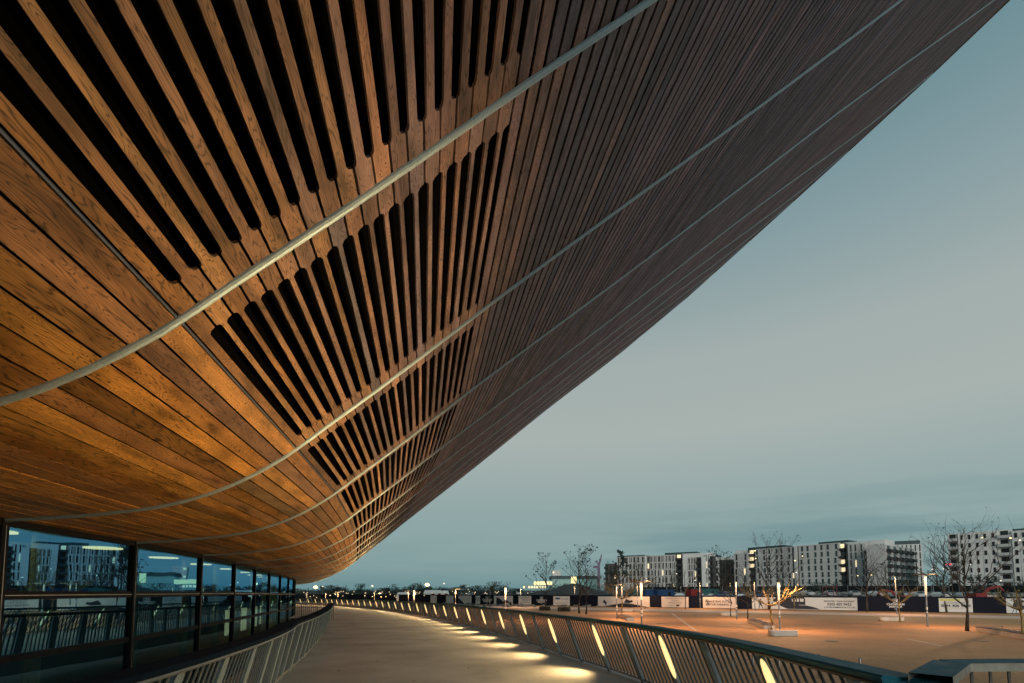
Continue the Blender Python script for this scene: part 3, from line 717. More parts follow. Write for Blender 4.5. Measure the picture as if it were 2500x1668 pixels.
for (x, yt, Z, lit, lab, disc, tb) in [
    (2258, 1405, 48.6, 1, 'lit lamp post under a wide disc at the right, rightmost of the lamp posts', 1.2, 2),
    (2185, 1408, 76, 1, 'lit lamp post right behind the pollarded tree in front of the navy logo board', 0, 1),
    (1900, 1421, 44.4, 1, 'lit twin-tube lamp post rising from the round-ended stone bench', 0, 2),
    (1841, 1421, 90, 1, 'thin lit lamp post in front of the poster with the dark cyclist figure', 0, 1),
    (1796, 1420, 61.6, 1, 'lit lamp post at the right edge of the parking direction poster', 0, 1),
    (1708, 1422, 100, 1, 'thin lit lamp post between the two cream posters', 0, 1),
    (1565, 1422, 47, 1, 'tall bright twin-tube lamp post just behind the slate railing coping, under a wide disc', 1.4, 2),
    (1556, 1428, 106, 1, 'small lit lamp post half hidden behind the tall twin-tube one', 0, 1),
    (1505, 1430, 62, 1, 'lit lamp post in front of the round-headed golden tree', 1.3, 1),
    (1518, 1430, 80, 1, 'lit lamp post hidden in the crown of the round-headed golden tree', 1.2, 1),
    (1403, 1431, 125, 1, 'small lit lamp post between the two tall slender trees', 0, 1),
    (1271, 1435, 112, 1, 'slim lit lamp post at the left end of the four-line text poster', 0, 1),
    (1234, 1434, 60, 1, 'bright lamp post with thick glowing head behind the railing', 0, 2),
    (1196, 1437, 105, 0, 'unlit grey lamp post left of the centre, between dark board and railing', 1.3, 1),
    (1112, 1440, 90, 1, 'dim lamp post with a flat arm above the outer railing', 1.2, 1),
    (1011, 1441, 72, 1, 'short bright lamp post just above the curve of the outer railing', 0, 2),
    (997, 1444, 100, 1, 'thin lamp post immediately left of the short bright one', 1.3, 1),
    (914, 1445, 140, 1, 'far lamp post in front of the tree belt, fourth from the left', 0, 1),
    (926, 1447, 170, 1, 'tiny far lamp post in front of the tree belt, fifth from the left', 0, 1),
    (825, 1447, 150, 1, 'far lamp post in front of the tree belt, third from the left', 0, 1),
    (795, 1448, 120, 1, 'far lamp post in front of the tree belt, second from the left', 0, 1),
    (749, 1450, 130, 1, 'far lamp post in front of the tree belt, leftmost of all', 0, 1)]:
    lamp_post(x, yt, Z, lit, lab, disc, tb)

# ================================================================== benches, bollards, litter bin
def bench(x, y, wpx, label, dpx=.9, h=.45):
    p = gpt(x, y); w = wpx/FPX*p.y
    t = empty('stone_bench', (p.x, p.y, GZ), label, 'bench', 'pale stone benches on the plaza')
    m_ = MB(); n = 20; pr_ = []
    for (s_, z) in ((.90, .0), (.97, .1), (1., h-.03), (.985, h)):
        ring = []
        for k in range(n):
            a = 2*math.pi*k/n; cx_ = math.copysign(w/2-.35, math.cos(a)); ring.append(Vector(((cx_+.35*math.cos(a))*s_, .38*math.sin(a)*s_, z)))
        pr_.append(ring)
    for i in range(3):
        for k in range(n): l = (k+1) % n; m_.face([pr_[i][k], pr_[i][l], pr_[i+1][l], pr_[i+1][k]])
    m_.face(pr_[3]); m_.build('seat', M['stone'], t)
    m_ = MB(); m_.box((0, 0, -.02), (w*.86, .6, .08)); m_.build('plinth', M['slab'], t)
bench(1912, 1553, 70, 'rounded pale stone bench at the foot of the twin-tube lamp post')
bench(2176, 1516, 60, 'pale stone bench beside the pollarded tree in front of the navy logo board')
bench(1779, 1503, 42, 'pale stone bench in front of the parking direction poster')
bench(1531, 1493, 28, 'small pale stone bench behind the round-headed golden tree')
def slat_bench(P, label):
    a, b = [gpt(*q) for q in P]; d = (b-a).normalized(); Lh = (b-a).length; ang = math.atan2(d.y, d.x)
    t = empty('slatted_bench', (a.x, a.y, GZ), label, 'bench', 'long slatted benches on the plaza', rz=ang)
    m_ = MB(); m_.box((Lh/2, .45, .19), (Lh, .9, .38)); m_.build('base', M['stone'], t)
    m_ = MB(); n = max(8, int(Lh/.16))
    for k in range(n): m_.box(((k+.5)*Lh/n, .45, .405), (Lh/n*.62, .94, .05))
    m_.build('slats', M['slat'], t)
    for q in (.25, .55, .8):
        m_ = MB(); m_.tube([(Lh*q, .1, .43), (Lh*q, .12, .62), (Lh*q, .78, .62), (Lh*q, .8, .43)], .02, 6); m_.build('armrest', M['alu'], t)
slat_bench(((1824, 1519), (1866, 1537)), 'slatted bench with a pale base running up to the round-ended stone bench')
slat_bench(((2382, 1541), (2560, 1572)), 'long slatted bench with armrests at the right edge of the plaza')
slat_bench(((1506, 1508), (1530, 1516)), 'slatted bench with metal armrests under the round-headed golden tree')
for k, (x, y) in enumerate(((1693, 1630), (1738, 1635), (1790, 1641), (1840, 1647), (1904, 1662), (2000, 1655), (2102, 1667))):
    p = gpt(x, y); t = empty('bollard', p, 'steel bollard seen through the railing bars, %s from the left of its row' % nth(k), 'bollard', 'steel bollards below the outer railing')
    m_ = MB(); m_.tube([(0, 0, 0), (0, 0, .92)], .045, 12); m_.build('post', M['steel'], t)
    m_ = MB(); m_.lathe((0, 0, .92), [(.05, 0), (.05, .03), (.02, .045)], 12); m_.build('top', M['alu'], t)

M['iron'] = mat('cast_iron', (.06, .05, .045), .7)
for (x, y, lab) in ((1697, 1502, 'small round iron cover on the paving in front of the direction poster'), (2395, 1566, 'round iron cover on the plaza near the right edge, before the long slatted bench'), (1610, 1523, 'round iron cover on the plaza just behind the slate coping'), (2030, 1566, 'round iron cover in the open middle of the plaza')):
    p = gpt(x, y); t = empty('manhole_cover', p, lab, 'manhole cover'); m_ = MB(); m_.lathe((0, 0, 0), [(.42, .002), (.42, .012), (.40, .016), (.02, .016)], 20); m_.build('lid', M['iron'], t)
    m_ = MB(); m_.lathe((0, 0, 0), [(.50, .002), (.50, .009), (.43, .009)], 20); m_.build('rim', M['slab'], t)
# ================================================================== trees
M['bark'] = noisy('dark_bark', (.035, .032, .028), (.07, .062, .05), 6, .9, bump=.4, bscale=20)
M['barklit'] = noisy('lamplit_bark', (.24, .18, .06), (.36, .26, .11), 5, .9, bump=.4, bscale=20)  # brighter copy of the bark, warm lamplight painted into its colour
M['leafdark'] = noisy('dark_leaves', (.020, .040, .038), (.045, .065, .055), .8, .8)
M['leafmid'] = noisy('green_brown_leaves', (.05, .06, .035), (.09, .08, .045), .9, .8)
M['leafyel'] = noisy('yellow_leaves', (.20, .13, .03), (.28, .20, .05), 2, .8)
def grow(mb, p, d, length, rad, depth, rr_, spread, tips, up=.12, seg=3, kids=(2, 4)):
    pts = [p]; q = Vector(p); dd = Vector(d)
    for k in range(seg):
        dd = (dd+Vector((rr_.gauss(0, .13), rr_.gauss(0, .13), rr_.gauss(0, .06)+up))).normalized(); q = q+dd*length/seg; pts.append(q.copy())
    r1 = rad*.6
    mb.tube(pts, [rad+(r1-rad)*k/seg for k in range(seg+1)], 5 if depth > 1 else 4, caps=False)
    if depth <= 0: tips.append(q); return
    for k in range(rr_.randint(*kids)):
        t = rr_.uniform(.35, 1.) if k else 1.
        b = pts[min(seg, max(1, int(t*seg+.5)))]
        ax = Vector((rr_.gauss(0, 1), rr_.gauss(0, 1), rr_.gauss(0, .3))).normalized()
        nd = (dd+ax*spread).normalized()
        grow(mb, b, nd, length*rr_.uniform(.55, .8), r1*rr_.uniform(.6, .85), depth-1, rr_, spread, tips, up, seg, kids)
def leaves(pts, n, size, jit, rr_):
    m_ = MB(); jit *= .55
    for k in range(n):
        c = rr_.choice(pts)+Vector((rr_.gauss(0, jit), rr_.gauss(0, jit), rr_.gauss(0, jit)))
        a = Vector((rr_.gauss(0, 1), rr_.gauss(0, 1), rr_.gauss(0, 1))).normalized(); b = a.orthogonal().normalized(); s_ = size*rr_.uniform(.6, 1.4)
        m_.face([c-a*s_, c+b*s_*.5, c+a*s_, c-b*s_*.5])
    return m_
def bare_tree(x, yb, ytop, label, seed, cat='tree', spread=.55, leafn=120, Z=None, first=.30, limbs=11, ratio=.34, bark='bark', leaf='leafdark', rad=None, lsize=.11, name='bare_tree', group=None, depth=2):
    rr_ = random.Random(seed)
    p = gpt(x, yb) if Z is None else at(x, 1445, Z)
    p.z = GZ if hdist(p.x, p.y) < 2 else gz(p.x, p.y)
    top = at(x, ytop, p.y); h = top.z-p.z
    t = empty(name, p, label, cat, group)
    tr = MB(); cr_ = MB(); tips = []; rad = rad or h*.014
    pts = [Vector((rr_.gauss(0, .012)*h*(k > 0), rr_.gauss(0, .012)*h*(k > 0), h*k/7)) for k in range(8)]
    tr.tube(pts, [rad*(1.25 if k == 0 else 1-.85*k/7) for k in range(8)], 8)
    for k in range(limbs):
        f_ = first+(1-first)*.93*k/limbs; b = pts[int(f_*7)].lerp(pts[min(7, int(f_*7)+1)], f_*7-int(f_*7))
        a = rr_.uniform(0, 2*math.pi); d = Vector((math.cos(a), math.sin(a), .75))
        grow(cr_, b, d.normalized(), h*ratio*(1-.65*(f_-first)/(1-first))*rr_.uniform(.7, 1.1), rad*.62*(1.15-f_), depth, rr_, spread, tips, .10)
    tr.build('trunk', M[bark], t, smooth=True); cr_.build('crown', M[bark], t)
    if leafn: leaves(tips+[Vector((0, 0, h))], leafn, lsize, .18, rr_).build('foliage', M[leaf], t)
    return t
def pollard(x, yb, ytop, wpx, label, seed, bark='barklit', leafn=20, leaf='leafyel', Z=None, limbs=9, depth=2, knob=True, flat=.55):
    rr_ = random.Random(seed); p = gpt(x, yb) if Z is None else at(x, 1445, Z); p.z = GZ
    h = at(x, ytop, p.y).z-p.z; w = wpx/FPX*p.y/2
    t = empty('pollarded_tree', p, label, 'tree', 'pollarded trees on the plaza')
    tr = MB(); cr_ = MB(); tips = []; hs = h*.55; rad = .085*h/4
    pts = [Vector((rr_.gauss(0, .04), rr_.gauss(0, .04), hs*k/4)) for k in range(5)]; pts[0] = Vector((0, 0, 0))
    tr.tube(pts, [rad*1.3, rad, rad*.95, rad*1.0, rad*1.25], 9)
    for k in range(limbs):
        a = 2*math.pi*k/limbs+rr_.uniform(-.3, .3); d = Vector((math.cos(a), math.sin(a), flat+rr_.uniform(-.25, .3))).normalized()
        q = [pts[-1]-Vector((0, 0, .15)), None, None, None]
        Lm = w*rr_.uniform(.5, .8)
        q[1] = q[0]+d*Lm*.4; q[2] = q[1]+(d+Vector((0, 0, .15))).normalized()*Lm*.35; q[3] = q[2]+(d+Vector((rr_.gauss(0, .2), rr_.gauss(0, .2), .5))).normalized()*Lm*.3
        cr_.tube(q, [rad*.55, rad*.34, rad*.26, rad*(.34 if knob else .16)], 6)
        for _ in range(4): grow(cr_, q[3] if rr_.random() < .6 else q[2], Vector((d.x+rr_.gauss(0, .5), d.y+rr_.gauss(0, .5), .5+rr_.random()*.5)).normalized(), w*rr_.uniform(.2, .42), rad*.24, depth-1, rr_, .5, tips, .05, kids=(1, 3))
    tr.build('trunk', M[bark], t, smooth=True); cr_.build('crown', M[bark], t)
    if leafn: leaves(tips, leafn, .07, .1, rr_).build('foliage', M[leaf], t)
bare_tree(1333, 1487, 1358, 'slender young tree with sparse leaves, left of the two tall ones near the picture centre', 3, leafn=420, limbs=16, ratio=.26, first=.28, lsize=.14)
bare_tree(1414, 1498, 1342, 'taller broad young tree with sparse leaves right of the small lit lamp post', 4, leafn=420, limbs=18, ratio=.30, first=.25, lsize=.13)
bare_tree(1431, 1500, 1362, 'thin young tree with twiggy crown touching the broad one beside it', 5, leafn=160, limbs=14, ratio=.24)
bare_tree(1512, 1440, 1345, 'dense dark poplar in front of the left apartment block', 6, leafn=1500, limbs=22, ratio=.20, first=.1, Z=150, lsize=.28)
bare_tree(1490, 1440, 1372, 'grey leafless tree at the left corner of the left apartment block', 7, leafn=0, limbs=18, ratio=.30, first=.15, Z=150, rad=.2)
bare_tree(1560, 1440, 1378, 'wide leafless tree in front of the left apartment block facade', 8, leafn=200, limbs=18, ratio=.42, first=.12, Z=150, rad=.2, lsize=.2)
bare_tree(1673, 1487, 1392, 'small leafless tree in front of the left cream poster', 9, leafn=10, limbs=12, ratio=.36, first=.35, leaf='leafyel')
bare_tree(1641, 1440, 1395, 'bushy leafless tree before the white end of the left apartment block', 31, leafn=100, limbs=16, ratio=.36, first=.15, Z=140, rad=.18)
bare_tree(1784, 1505, 1400, 'leafless tree with a mossy trunk in front of the parking direction poster', 10, leafn=30, limbs=12, ratio=.40, first=.30)
bare_tree(1760, 1445, 1352, 'tall dark leafless tree in the gap between the two long apartment blocks', 11, leafn=500, limbs=20, ratio=.36, first=.12, Z=130, rad=.2, lsize=.22)
bare_tree(1826, 1518, 1385, 'dark leafless tree beside the near end of the slatted bench', 12, leafn=40, limbs=14, ratio=.40, first=.28)
bare_tree(1876, 1445, 1318, 'tall spreading leafless tree rising above the roof behind the golden pollarded tree', 13, leafn=120, limbs=16, ratio=.42, first=.22, Z=95, lsize=.16)
bare_tree(1930, 1445, 1360, 'leafless tree before the pale stair strip of the middle apartment block', 14, leafn=40, limbs=14, ratio=.42, first=.25, Z=100)
bare_tree(2117, 1494, 1335, 'leafless young tree in front of the hoarding between phone number poster and logo board', 15, leafn=50, limbs=16, ratio=.30, first=.22, lsize=.09)
bare_tree(2165, 1445, 1385, 'dark bushy leafless tree at the foot of the balcony wing', 33, leafn=300, limbs=18, ratio=.5, first=.1, Z=110, rad=.15, lsize=.2)
bare_tree(2311, 1496, 1312, 'thin leafless tree with a few leaves at its top against the blue sky gap', 16, leafn=240, limbs=20, ratio=.30, first=.25, lsize=.11)
bare_tree(2361, 1541, 1288, 'large black-trunked leafless tree on the right of the plaza', 17, leafn=60, limbs=16, ratio=.40, first=.22, lsize=.10, rad=.13)
pollard(1519, 1504, 1424, 150, 'round-headed pollarded tree lit golden behind the lamp post', 21, limbs=15, depth=3, knob=False, flat=.35, leafn=0)
pollard(1883, 1538, 1424, 170, 'golden lit pollarded tree with knobbly limbs beside the stone bench', 22, limbs=10, flat=.35)
pollard(2197, 1518, 1432, 110, 'yellow-lit pollarded tree in front of the navy logo board', 23, limbs=8, flat=.5, leafn=12)
pollard(1940, 1492, 1440, 80, 'low yellow-lit pollarded tree in front of the black wagon poster', 24, limbs=8, bark='barklit')
pollard(2496, 1560, 1425, 120, 'pollarded tree with yellow leaves cut by the right edge', 25, limbs=9, leafn=160)

# dense belt of trees beyond the curve of the walkway
def bushy(x, ytop, Z, wpx, label, seed, leaf='leafdark', n=650, name='leafy_tree', group='trees in the dark belt beyond the walkway', tall=1.):
    rr_ = random.Random(seed); p = at(x, 1445, Z); p.z = gz(p.x, p.y) if hdist(p.x, p.y) > 2 else GZ
    h = at(x, ytop, Z).z-p.z; w = wpx/FPX*Z/2
    t = empty(name, p, label, 'tree', group); tr = MB(); tr.tube([(0, 0, 0), (rr_.gauss(0, .1), 0, h*.45), (rr_.gauss(0, .2), 0, h*.85)], [h*.025, h*.018, h*.005], 6)
    cen = [(Vector((rr_.gauss(0, w*.45), rr_.gauss(0, w*.45), h*rr_.uniform(.22, .86))), rr_.uniform(.18, .38)*w) for _ in range(11)]
    for c, r_ in cen[:6]: tr.tube([(0, 0, h*.3), c*.6+Vector((0, 0, h*.12)), c], [h*.01, h*.006, h*.003], 4)
    tr.build('trunk', M['bark'], t); m_ = MB()
    for k in range(n):
        c, r_ = rr_.choice(cen); q = c+Vector((rr_.gauss(0, r_), rr_.gauss(0, r_), rr_.gauss(0, r_*.8)))
        if q.z > h: q.z = h-rr_.random()*.6
        a = Vector((rr_.gauss(0, 1), rr_.gauss(0, 1), rr_.gauss(0, 1))).normalized(); b = a.orthogonal().normalized(); s_ = rr_.uniform(.2, .5)*max(.6, h/9)
        m_.face([q-a*s_, q+b*s_*.7, q+a*s_, q-b*s_*.7])
    m_.build('crown', M[leaf], t)
rr = random.Random(5)
belt = [(712, 1437), (731, 1436), (752, 1440), (768, 1441), (783, 1432), (796, 1430), (808, 1428), (820, 1429), (832, 1433), (846, 1440), (862, 1441), (879, 1424), (893, 1438), (908, 1441), (924, 1440), (938, 1436),
        (952, 1433), (966, 1426), (981, 1438), (994, 1432), (1008, 1427), (1022, 1421), (1036, 1433), (1050, 1432), (1064, 1434), (1078, 1432), (1092, 1436), (1106, 1434), (1120, 1433), (1134, 1428), (1150, 1434), (1165, 1431), (1182, 1429), (1200, 1422), (1214, 1420), (1229, 1432), (1246, 1436), (1262, 1437)]
for k, (x, yt) in enumerate(belt):
    bushy(x, yt, rr.uniform(160, 215), rr.uniform(26, 40), 'dark leafy tree in the belt beyond the walkway, %s from the left' % nth(k), 100+k, leaf='leafdark' if k % 3 else 'leafmid', n=420)
for k, (x, yt, w_, Z) in enumerate(((1600, 1421, 40, 205), (1640, 1424, 38, 205), (1805, 1432, 50, 150), (1990, 1420, 44, 170), (2035, 1421, 44, 170), (2420, 1405, 36, 130), (2385, 1398, 44, 130), (2500, 1403, 36, 130), (2240, 1400, 60, 165), (2290, 1392, 60, 165), (1890, 1430, 70, 150), (1345, 1428, 60, 200), (1405, 1425, 60, 200), (1455, 1430, 60, 200), (2205, 1405, 40, 165))):
    bushy(x, yt, Z, w_, 'dark shrub-like tree at the foot of the apartment blocks, %s from the left' % nth(sorted([1600, 1640, 1805, 1990, 2035, 2420, 2385, 2500, 2240, 2290, 1890, 1345, 1405, 1455, 2205]).index(x)), 300+k, n=500, group='low dark trees before the apartment blocks')

# ================================================================== hoarding
M['navy'] = noisy('navy_board', (.002, .005, .014), (.003, .007, .020), .6, .7, spec=.2)
M['cream'] = noisy('poster_cream', (.62, .56, .49), (.70, .64, .57), .3, .6)
M['pwhite'] = noisy('poster_white', (.60, .64, .64), (.68, .71, .70), .3, .6)
M['ink'] = mat('poster_ink', (.015, .02, .035), .6)
M['inkw'] = mat('white_lettering', (.7, .72, .72), .6)
M['blue'] = mat('poster_blue', (.02, .12, .25), .6)
M['yel'] = mat('poster_yellow', (.55, .55, .12), .6)
hro = empty('hoarding', (HP0.x, HP0.y, GZ), 'long navy site hoarding with cream and white posters along the far side of the plaza', 'hoarding')
hro.rotation_euler = (0, 0, math.atan2(hd_.y, hd_.x))
bpy.context.view_layer.update()
HH = 2.62
def ht(x):                                  # distance along the hoarding seen at photo column x
    d = ray(x, 1470); d2 = Vector((d.x, d.y)); A = HP0; 
    den = d2.x*(-hd_.y)+d2.y*hd_.x; s_ = (A.x*(-hd_.y)+A.y*hd_.x)/den
    return (d2*s_-A).dot(hd_)
Lh = ht(2640); L0 = -150.
m_ = MB(); m_.box(((L0+Lh)/2, .06, HH/2), (Lh-L0, .08, HH)); m_.build('board', M['navy'], hro)
m_ = MB(); m_.box(((L0+Lh)/2, .06, HH+.03), (Lh-L0, .14, .06)); m_.build('top_rail', M['navy'], hro)
def quadlocal(m__, x0, x1, z0, z1, y=-.0): m__.face([(x0, y, z0), (x1, y, z0), (x1, y, z1), (x0, y, z1)])
TXT = {}
def text(s, size, x, z, parent, mt, y=-.045, align='CENTER', bold=0.):
    cu = bpy.data.curves.new('lettering', 'FONT'); cu.body = s; cu.size = size; cu.align_x = align; cu.offset = bold; cu.extrude = .004; cu.resolution_u = 3
    o_ = bpy.data.objects.new('tmp', cu); col.objects.link(o_); dg = bpy.context.evaluated_depsgraph_get(); dg.update()
    me = bpy.data.meshes.new_from_object(o_.evaluated_get(dg)); me.name = 'lettering'; bpy.data.objects.remove(o_)
    me.materials.clear(); me.materials.append(mt)
    q = bpy.data.objects.new('lettering', me); col.objects.link(q); q.parent = parent; q.location = (x, y, z); q.rotation_euler = (math.pi/2, 0, 0)
    return q
def poster(xa, xb, mt='pwhite', label=None, z0=.12, z1=2.42):
    a, b = ht(xa), ht(xb); m__ = MB(); m__.box(((a+b)/2, 0, (z0+z1)/2), (b-a, .03, z1-z0)); o_ = m__.build('poster', M[mt], hro, label=label)
    o_['w'] = b-a; del o_['w']
    return o_, a, b
def shape(parent, pts, mt, name='picture', y=-.022):
    m__ = MB(); m__.face([(p[0], y, p[1]) for p in pts]); m__.face([(p[0], y+.004, p[1]) for p in pts][::-1]); return m__.build(name, M[mt], parent)
def figure(parent, cx, z0, s, mt='ink', lean=0.):   # simple walking silhouette printed on a poster
    P_ = [(-.30, 0), (-.18, 0), (-.02, .75), (.22, .35), (.34, 0), (.46, .02), (.30, .55), (.16, .95), (.30, 1.25), (.55, 1.15), (.56, 1.25), (.26, 1.45), (.14, 1.55), (.12, 1.8), (-.02, 1.86), (-.12, 1.75), (-.08, 1.58), (-.22, 1.45), (-.35, 1.0), (-.25, .95), (-.14, 1.2), (-.16, .85)]
    shape(parent, [(cx+p[0]*s+lean*p[1], z0+p[1]*s) for p in P_], mt)
o_, a, b = poster(1051, 1066, label='narrow white poster, leftmost on the hoarding')
o_, a, b = poster(1089, 1107, label='white poster, second from the left on the hoarding')
o_, a, b = poster(1119, 1151, label='white poster with a dark curved picture on its left half')
shape(o_, [(a, .12), (a+(b-a)*.45, .12), (a+(b-a)*.3, .9), (a+(b-a)*.1, 1.5), (a, 1.7)], 'ink'); shape(o_, [(a+(b-a)*.55, .12), (b-(b-a)*.12, .12), (a+(b-a)*.75, .5)], 'ink')
o_, a, b = poster(1161, 1172, label='narrow white poster with small grey text lines')
text('REGISTER', .42, (a+b)/2, 1.55, o_, M['ink'], -.03); text('TODAY', .42, (a+b)/2, 1.05, o_, M['ink'], -.03)
def logo(x, s=1.):
    c = ht(x); w = .34*s
    f_ = MB()
    for q in ((-w, 1.55, w, 1.62), (-w, 2.18, w, 2.25)): quadlocal(f_, c+q[0], c+q[2], q[1], q[3], .010)
    for q in ((-w, -w+.08), (w-.08, w)): quadlocal(f_, c+q[0], c+q[1], 1.62, 2.18, .010)
    quadlocal(f_, c-.13*s, c-.05*s, 1.62, 2.0, .010); quadlocal(f_, c+.05*s, c+.13*s, 1.62, 2.0, .010); quadlocal(f_, c-.13*s, c+.13*s, 2.0, 2.08, .010)
    f_.build('emblem', M['inkw'], hro)
    text('CHOBHAM', .50*s, c, 1.14, hro, M['inkw'], .012, bold=.012); text('MANOR', .50*s, c, .72, hro, M['inkw'], .012, bold=.012); text('E20', .26*s, c, .42, hro, M['inkw'], .012)
logo(1189, 1.3); logo(1322, 1.2); logo(2186, 1.)
o_, a, b = poster(1206, 1252, label='white poster with a dark lying figure picture behind the bright lamp post')
W_ = b-a; shape(o_, [(a+W_*.12, .12), (a+W_*.95, .12), (a+W_*.9, .9), (a+W_*.82, .7), (a+W_*.7, 1.25), (a+W_*.5, .9), (a+W_*.3, 1.7), (a+W_*.14, 2.1)], 'ink'); shape(o_, [(a+W_*.55, .2), (a+W_*.85, .25), (a+W_*.78, .6), (a+W_*.6, .55)], 'cream', y=-.03)
o_, a, b = poster(1266, 1297, label='white poster with four short text lines, right of the slim green-banded lamp post')
for k, s_ in enumerate(('A STUNNING', 'COLLECTION OF', '1, 2, 3, 4 & 5', 'bedroom homes')): text(s_, .34, (a+b)/2+.4, 1.95-.42*k, o_, M['ink'], -.03)
o_, a, b = poster(1351, 1391, label='white poster with a web address line, between the two tall slender trees')
text('REGISTER YOUR INTEREST', .32, (a+b)/2, 1.6, o_, M['ink'], -.03); text('CHOBHAMMANOR.CO.UK', .30, (a+b)/2, .6, o_, M['ink'], -.03)
quadlocal(f_ := MB(), a+.6, a+1.9, 1.65, 2.05, -.02); f_.build('picture', M['blue'], o_)
o_, a, b = poster(1460, 1586, 'cream', label='wide cream poster with a leaping dark figure and a dark wave along its foot')
W_ = b-a
shape(o_, [(a+W_*.09, .9), (a+W_*.12, 1.6), (a+W_*.13, 1.7), (a+W_*.15, 1.3), (a+W_*.185, .95), (a+W_*.165, .7), (a+W_*.18, .3), (a+W_*.155, .35), (a+W_*.14, .75), (a+W_*.11, 1.0)], 'ink')
shape(o_, [(a+W_*.1, .12)]+[(a+W_*t, .12+.75*max(0, math.sin((t-.1)*3.6))**1.5) for t in [.1+.85*k/14 for k in range(15)]]+[(a+W_*.95, .12)], 'ink')
shape(o_, [(a+W_*.52, 1.0), (a+W_*.56, 1.9), (a+W_*.62, 1.5), (a+W_*.68, 1.6), (a+W_*.69, 1.2), (a+W_*.62, .9)], 'ink')
o_, a, b = poster(1615, 1681, 'cream', label='cream poster with centred text and a small dark logo, behind a small leafless tree')
c = (a+b)/2; text('A STUNNING COLLECTION OF', .30, c, 1.98, o_, M['ink'], -.03); text('1, 2, 3, 4 & 5', .36, c, 1.50, o_, M['ink'], -.03); text('bedroom homes', .42, c, 1.02, o_, M['ink'], -.03)
quadlocal(f_ := MB(), c+.25, c+.95, .35, .75, -.02); f_.build('picture', M['ink'], o_); text('coming soon', .22, c-.9, .5, o_, M['ink'], -.03)
o_, a, b = poster(1716, 1796, 'cream', label='cream direction poster with black chevrons pointing to visitor parking')
c = (a+b)/2-.35; text('MARKETING SUITE', .56, c, 1.30, o_, M['ink'], -.03, bold=.014); text('VISITOR PARKING', .56, c, .68, o_, M['ink'], -.03, bold=.014)
for x0 in (a+.55, a+.85, b-1.1):
    shape(o_, [(x0, .62), (x0+.16, .62), (x0+.48, 1.27), (x0+.16, 1.92), (x0, 1.92), (x0+.30, 1.27)], 'ink', 'chevron')
o_, a, b = poster(1836, 2093, 'pwhite', label='very wide white poster with a black railway wagon and a phone number')
W_ = b-a; T_ = lambda px, py: (ht(px), .12+(1491-py)/(1491-1460)*2.3)
shape(o_, [T_(1886, 1468), T_(1895, 1460), T_(1963, 1460), T_(1966, 1464), T_(1966, 1480), T_(1985, 1484), T_(2003, 1490), T_(1922, 1490), T_(1900, 1480)], 'ink')
for x0, x1 in ((1933.5, 1935.5), (1938, 1943), (1945.5, 1950.5), (1953, 1962)):
    quadlocal(f_ := MB(), ht(x0), ht(x1), 1.62, 2.18, -.03); f_.build('picture', M['pwhite'], o_)
quadlocal(f_ := MB(), ht(1950), ht(1966), .92, 1.0, -.03); f_.build('picture', M['pwhite'], o_)
figure(o_, ht(1856), .2, 1.05)
c = (ht(2018)+ht(2080))/2; text('REGISTER YOUR INTEREST', .40, c, 1.60, o_, M['ink'], -.03, bold=.008); text('0203 455 9422', .62, c, .98, o_, M['ink'], -.03, bold=.016); text('CHOBHAMMANOR.CO.UK', .40, c, .50, o_, M['ink'], -.03, bold=.006)
o_, a, b = poster(2292, 2374, 'pwhite', label='white poster with a phone number behind the large black-trunked tree')
c = (a+b)/2; text('0844 406 9800', .62, c, .98, o_, M['ink'], -.03, bold=.014)
m__ = MB(); 
for z_ in (1.78, 1.66, 1.54, .78): quadlocal(m__, c-1.6, c+1.6, z_, z_+.035, -.02)
m__.build('text_rule', M['ink'], o_); quadlocal(f_ := MB(), a+.1, c+.6, 1.98, 2.3, -.02); f_.build('picture', M['yel'], o_)
o_, a, b = poster(2456, 2560, 'pwhite', label='white poster with a seated dark figure on a blue stool, at the right edge')
S_ = lambda u, v: (a+u*3.2, .12+v*2.3)
shape(o_, [S_(.22, .45), (S_(.30, .9)), S_(.42, .98), S_(.5, 1.0), S_(.62, .88), S_(.9, .92), S_(.9, .78), S_(.6, .74), S_(.55, .55), S_(.95, .45), S_(.92, .3), S_(.78, .05), S_(.55, .1), S_(.72, .18), S_(.72, .32), S_(.35, .38)], 'ink')
for p0, p1 in (((.30, .38), (.2, .0)), ((.36, .38), (.34, .0)), ((.46, .36), (.52, .0))):
    A_, B_ = S_(*p0), S_(*p1); shape(o_, [(A_[0]-.04, A_[1]), (A_[0]+.04, A_[1]), (B_[0]+.04, B_[1]), (B_[0]-.04, B_[1])], 'blue')

# ================================================================== construction site beyond the hoarding
M['red'] = noisy('red_paint', (.17, .012, .015), (.25, .022, .022), 1.2, .6)
M['dred'] = mat('dark_red_paint', (.16, .02, .03), .5)
M['cblue'] = noisy('container_blue', (.01, .045, .12), (.02, .07, .18), 1., .6)
M['cgreen'] = noisy('container_green', (.02, .10, .10), (.04, .14, .13), 1., .6)
M['rub'] = mat('dark_rubber', (.02, .02, .022), .8)
M['glassd'] = mat('dark_window', (.015, .025, .03), .15)
def gsite(x, Y): p = at(x, 1445, Y); p.z = gz(p.x, p.y); return p
cars_c = [((.50, .52, .52), 'silver'), ((.72, .73, .72), 'white'), ((.05, .06, .08), 'black'), ((.40, .04, .04), 'red'), ((.04, .09, .20), 'blue'), ((.16, .18, .19), 'grey')]
carm = [mat('car_paint_'+n, c, .3, .3) for c, n in cars_c]
M['tail'] = mat('car_lamp', (.6, .08, .05), .4)
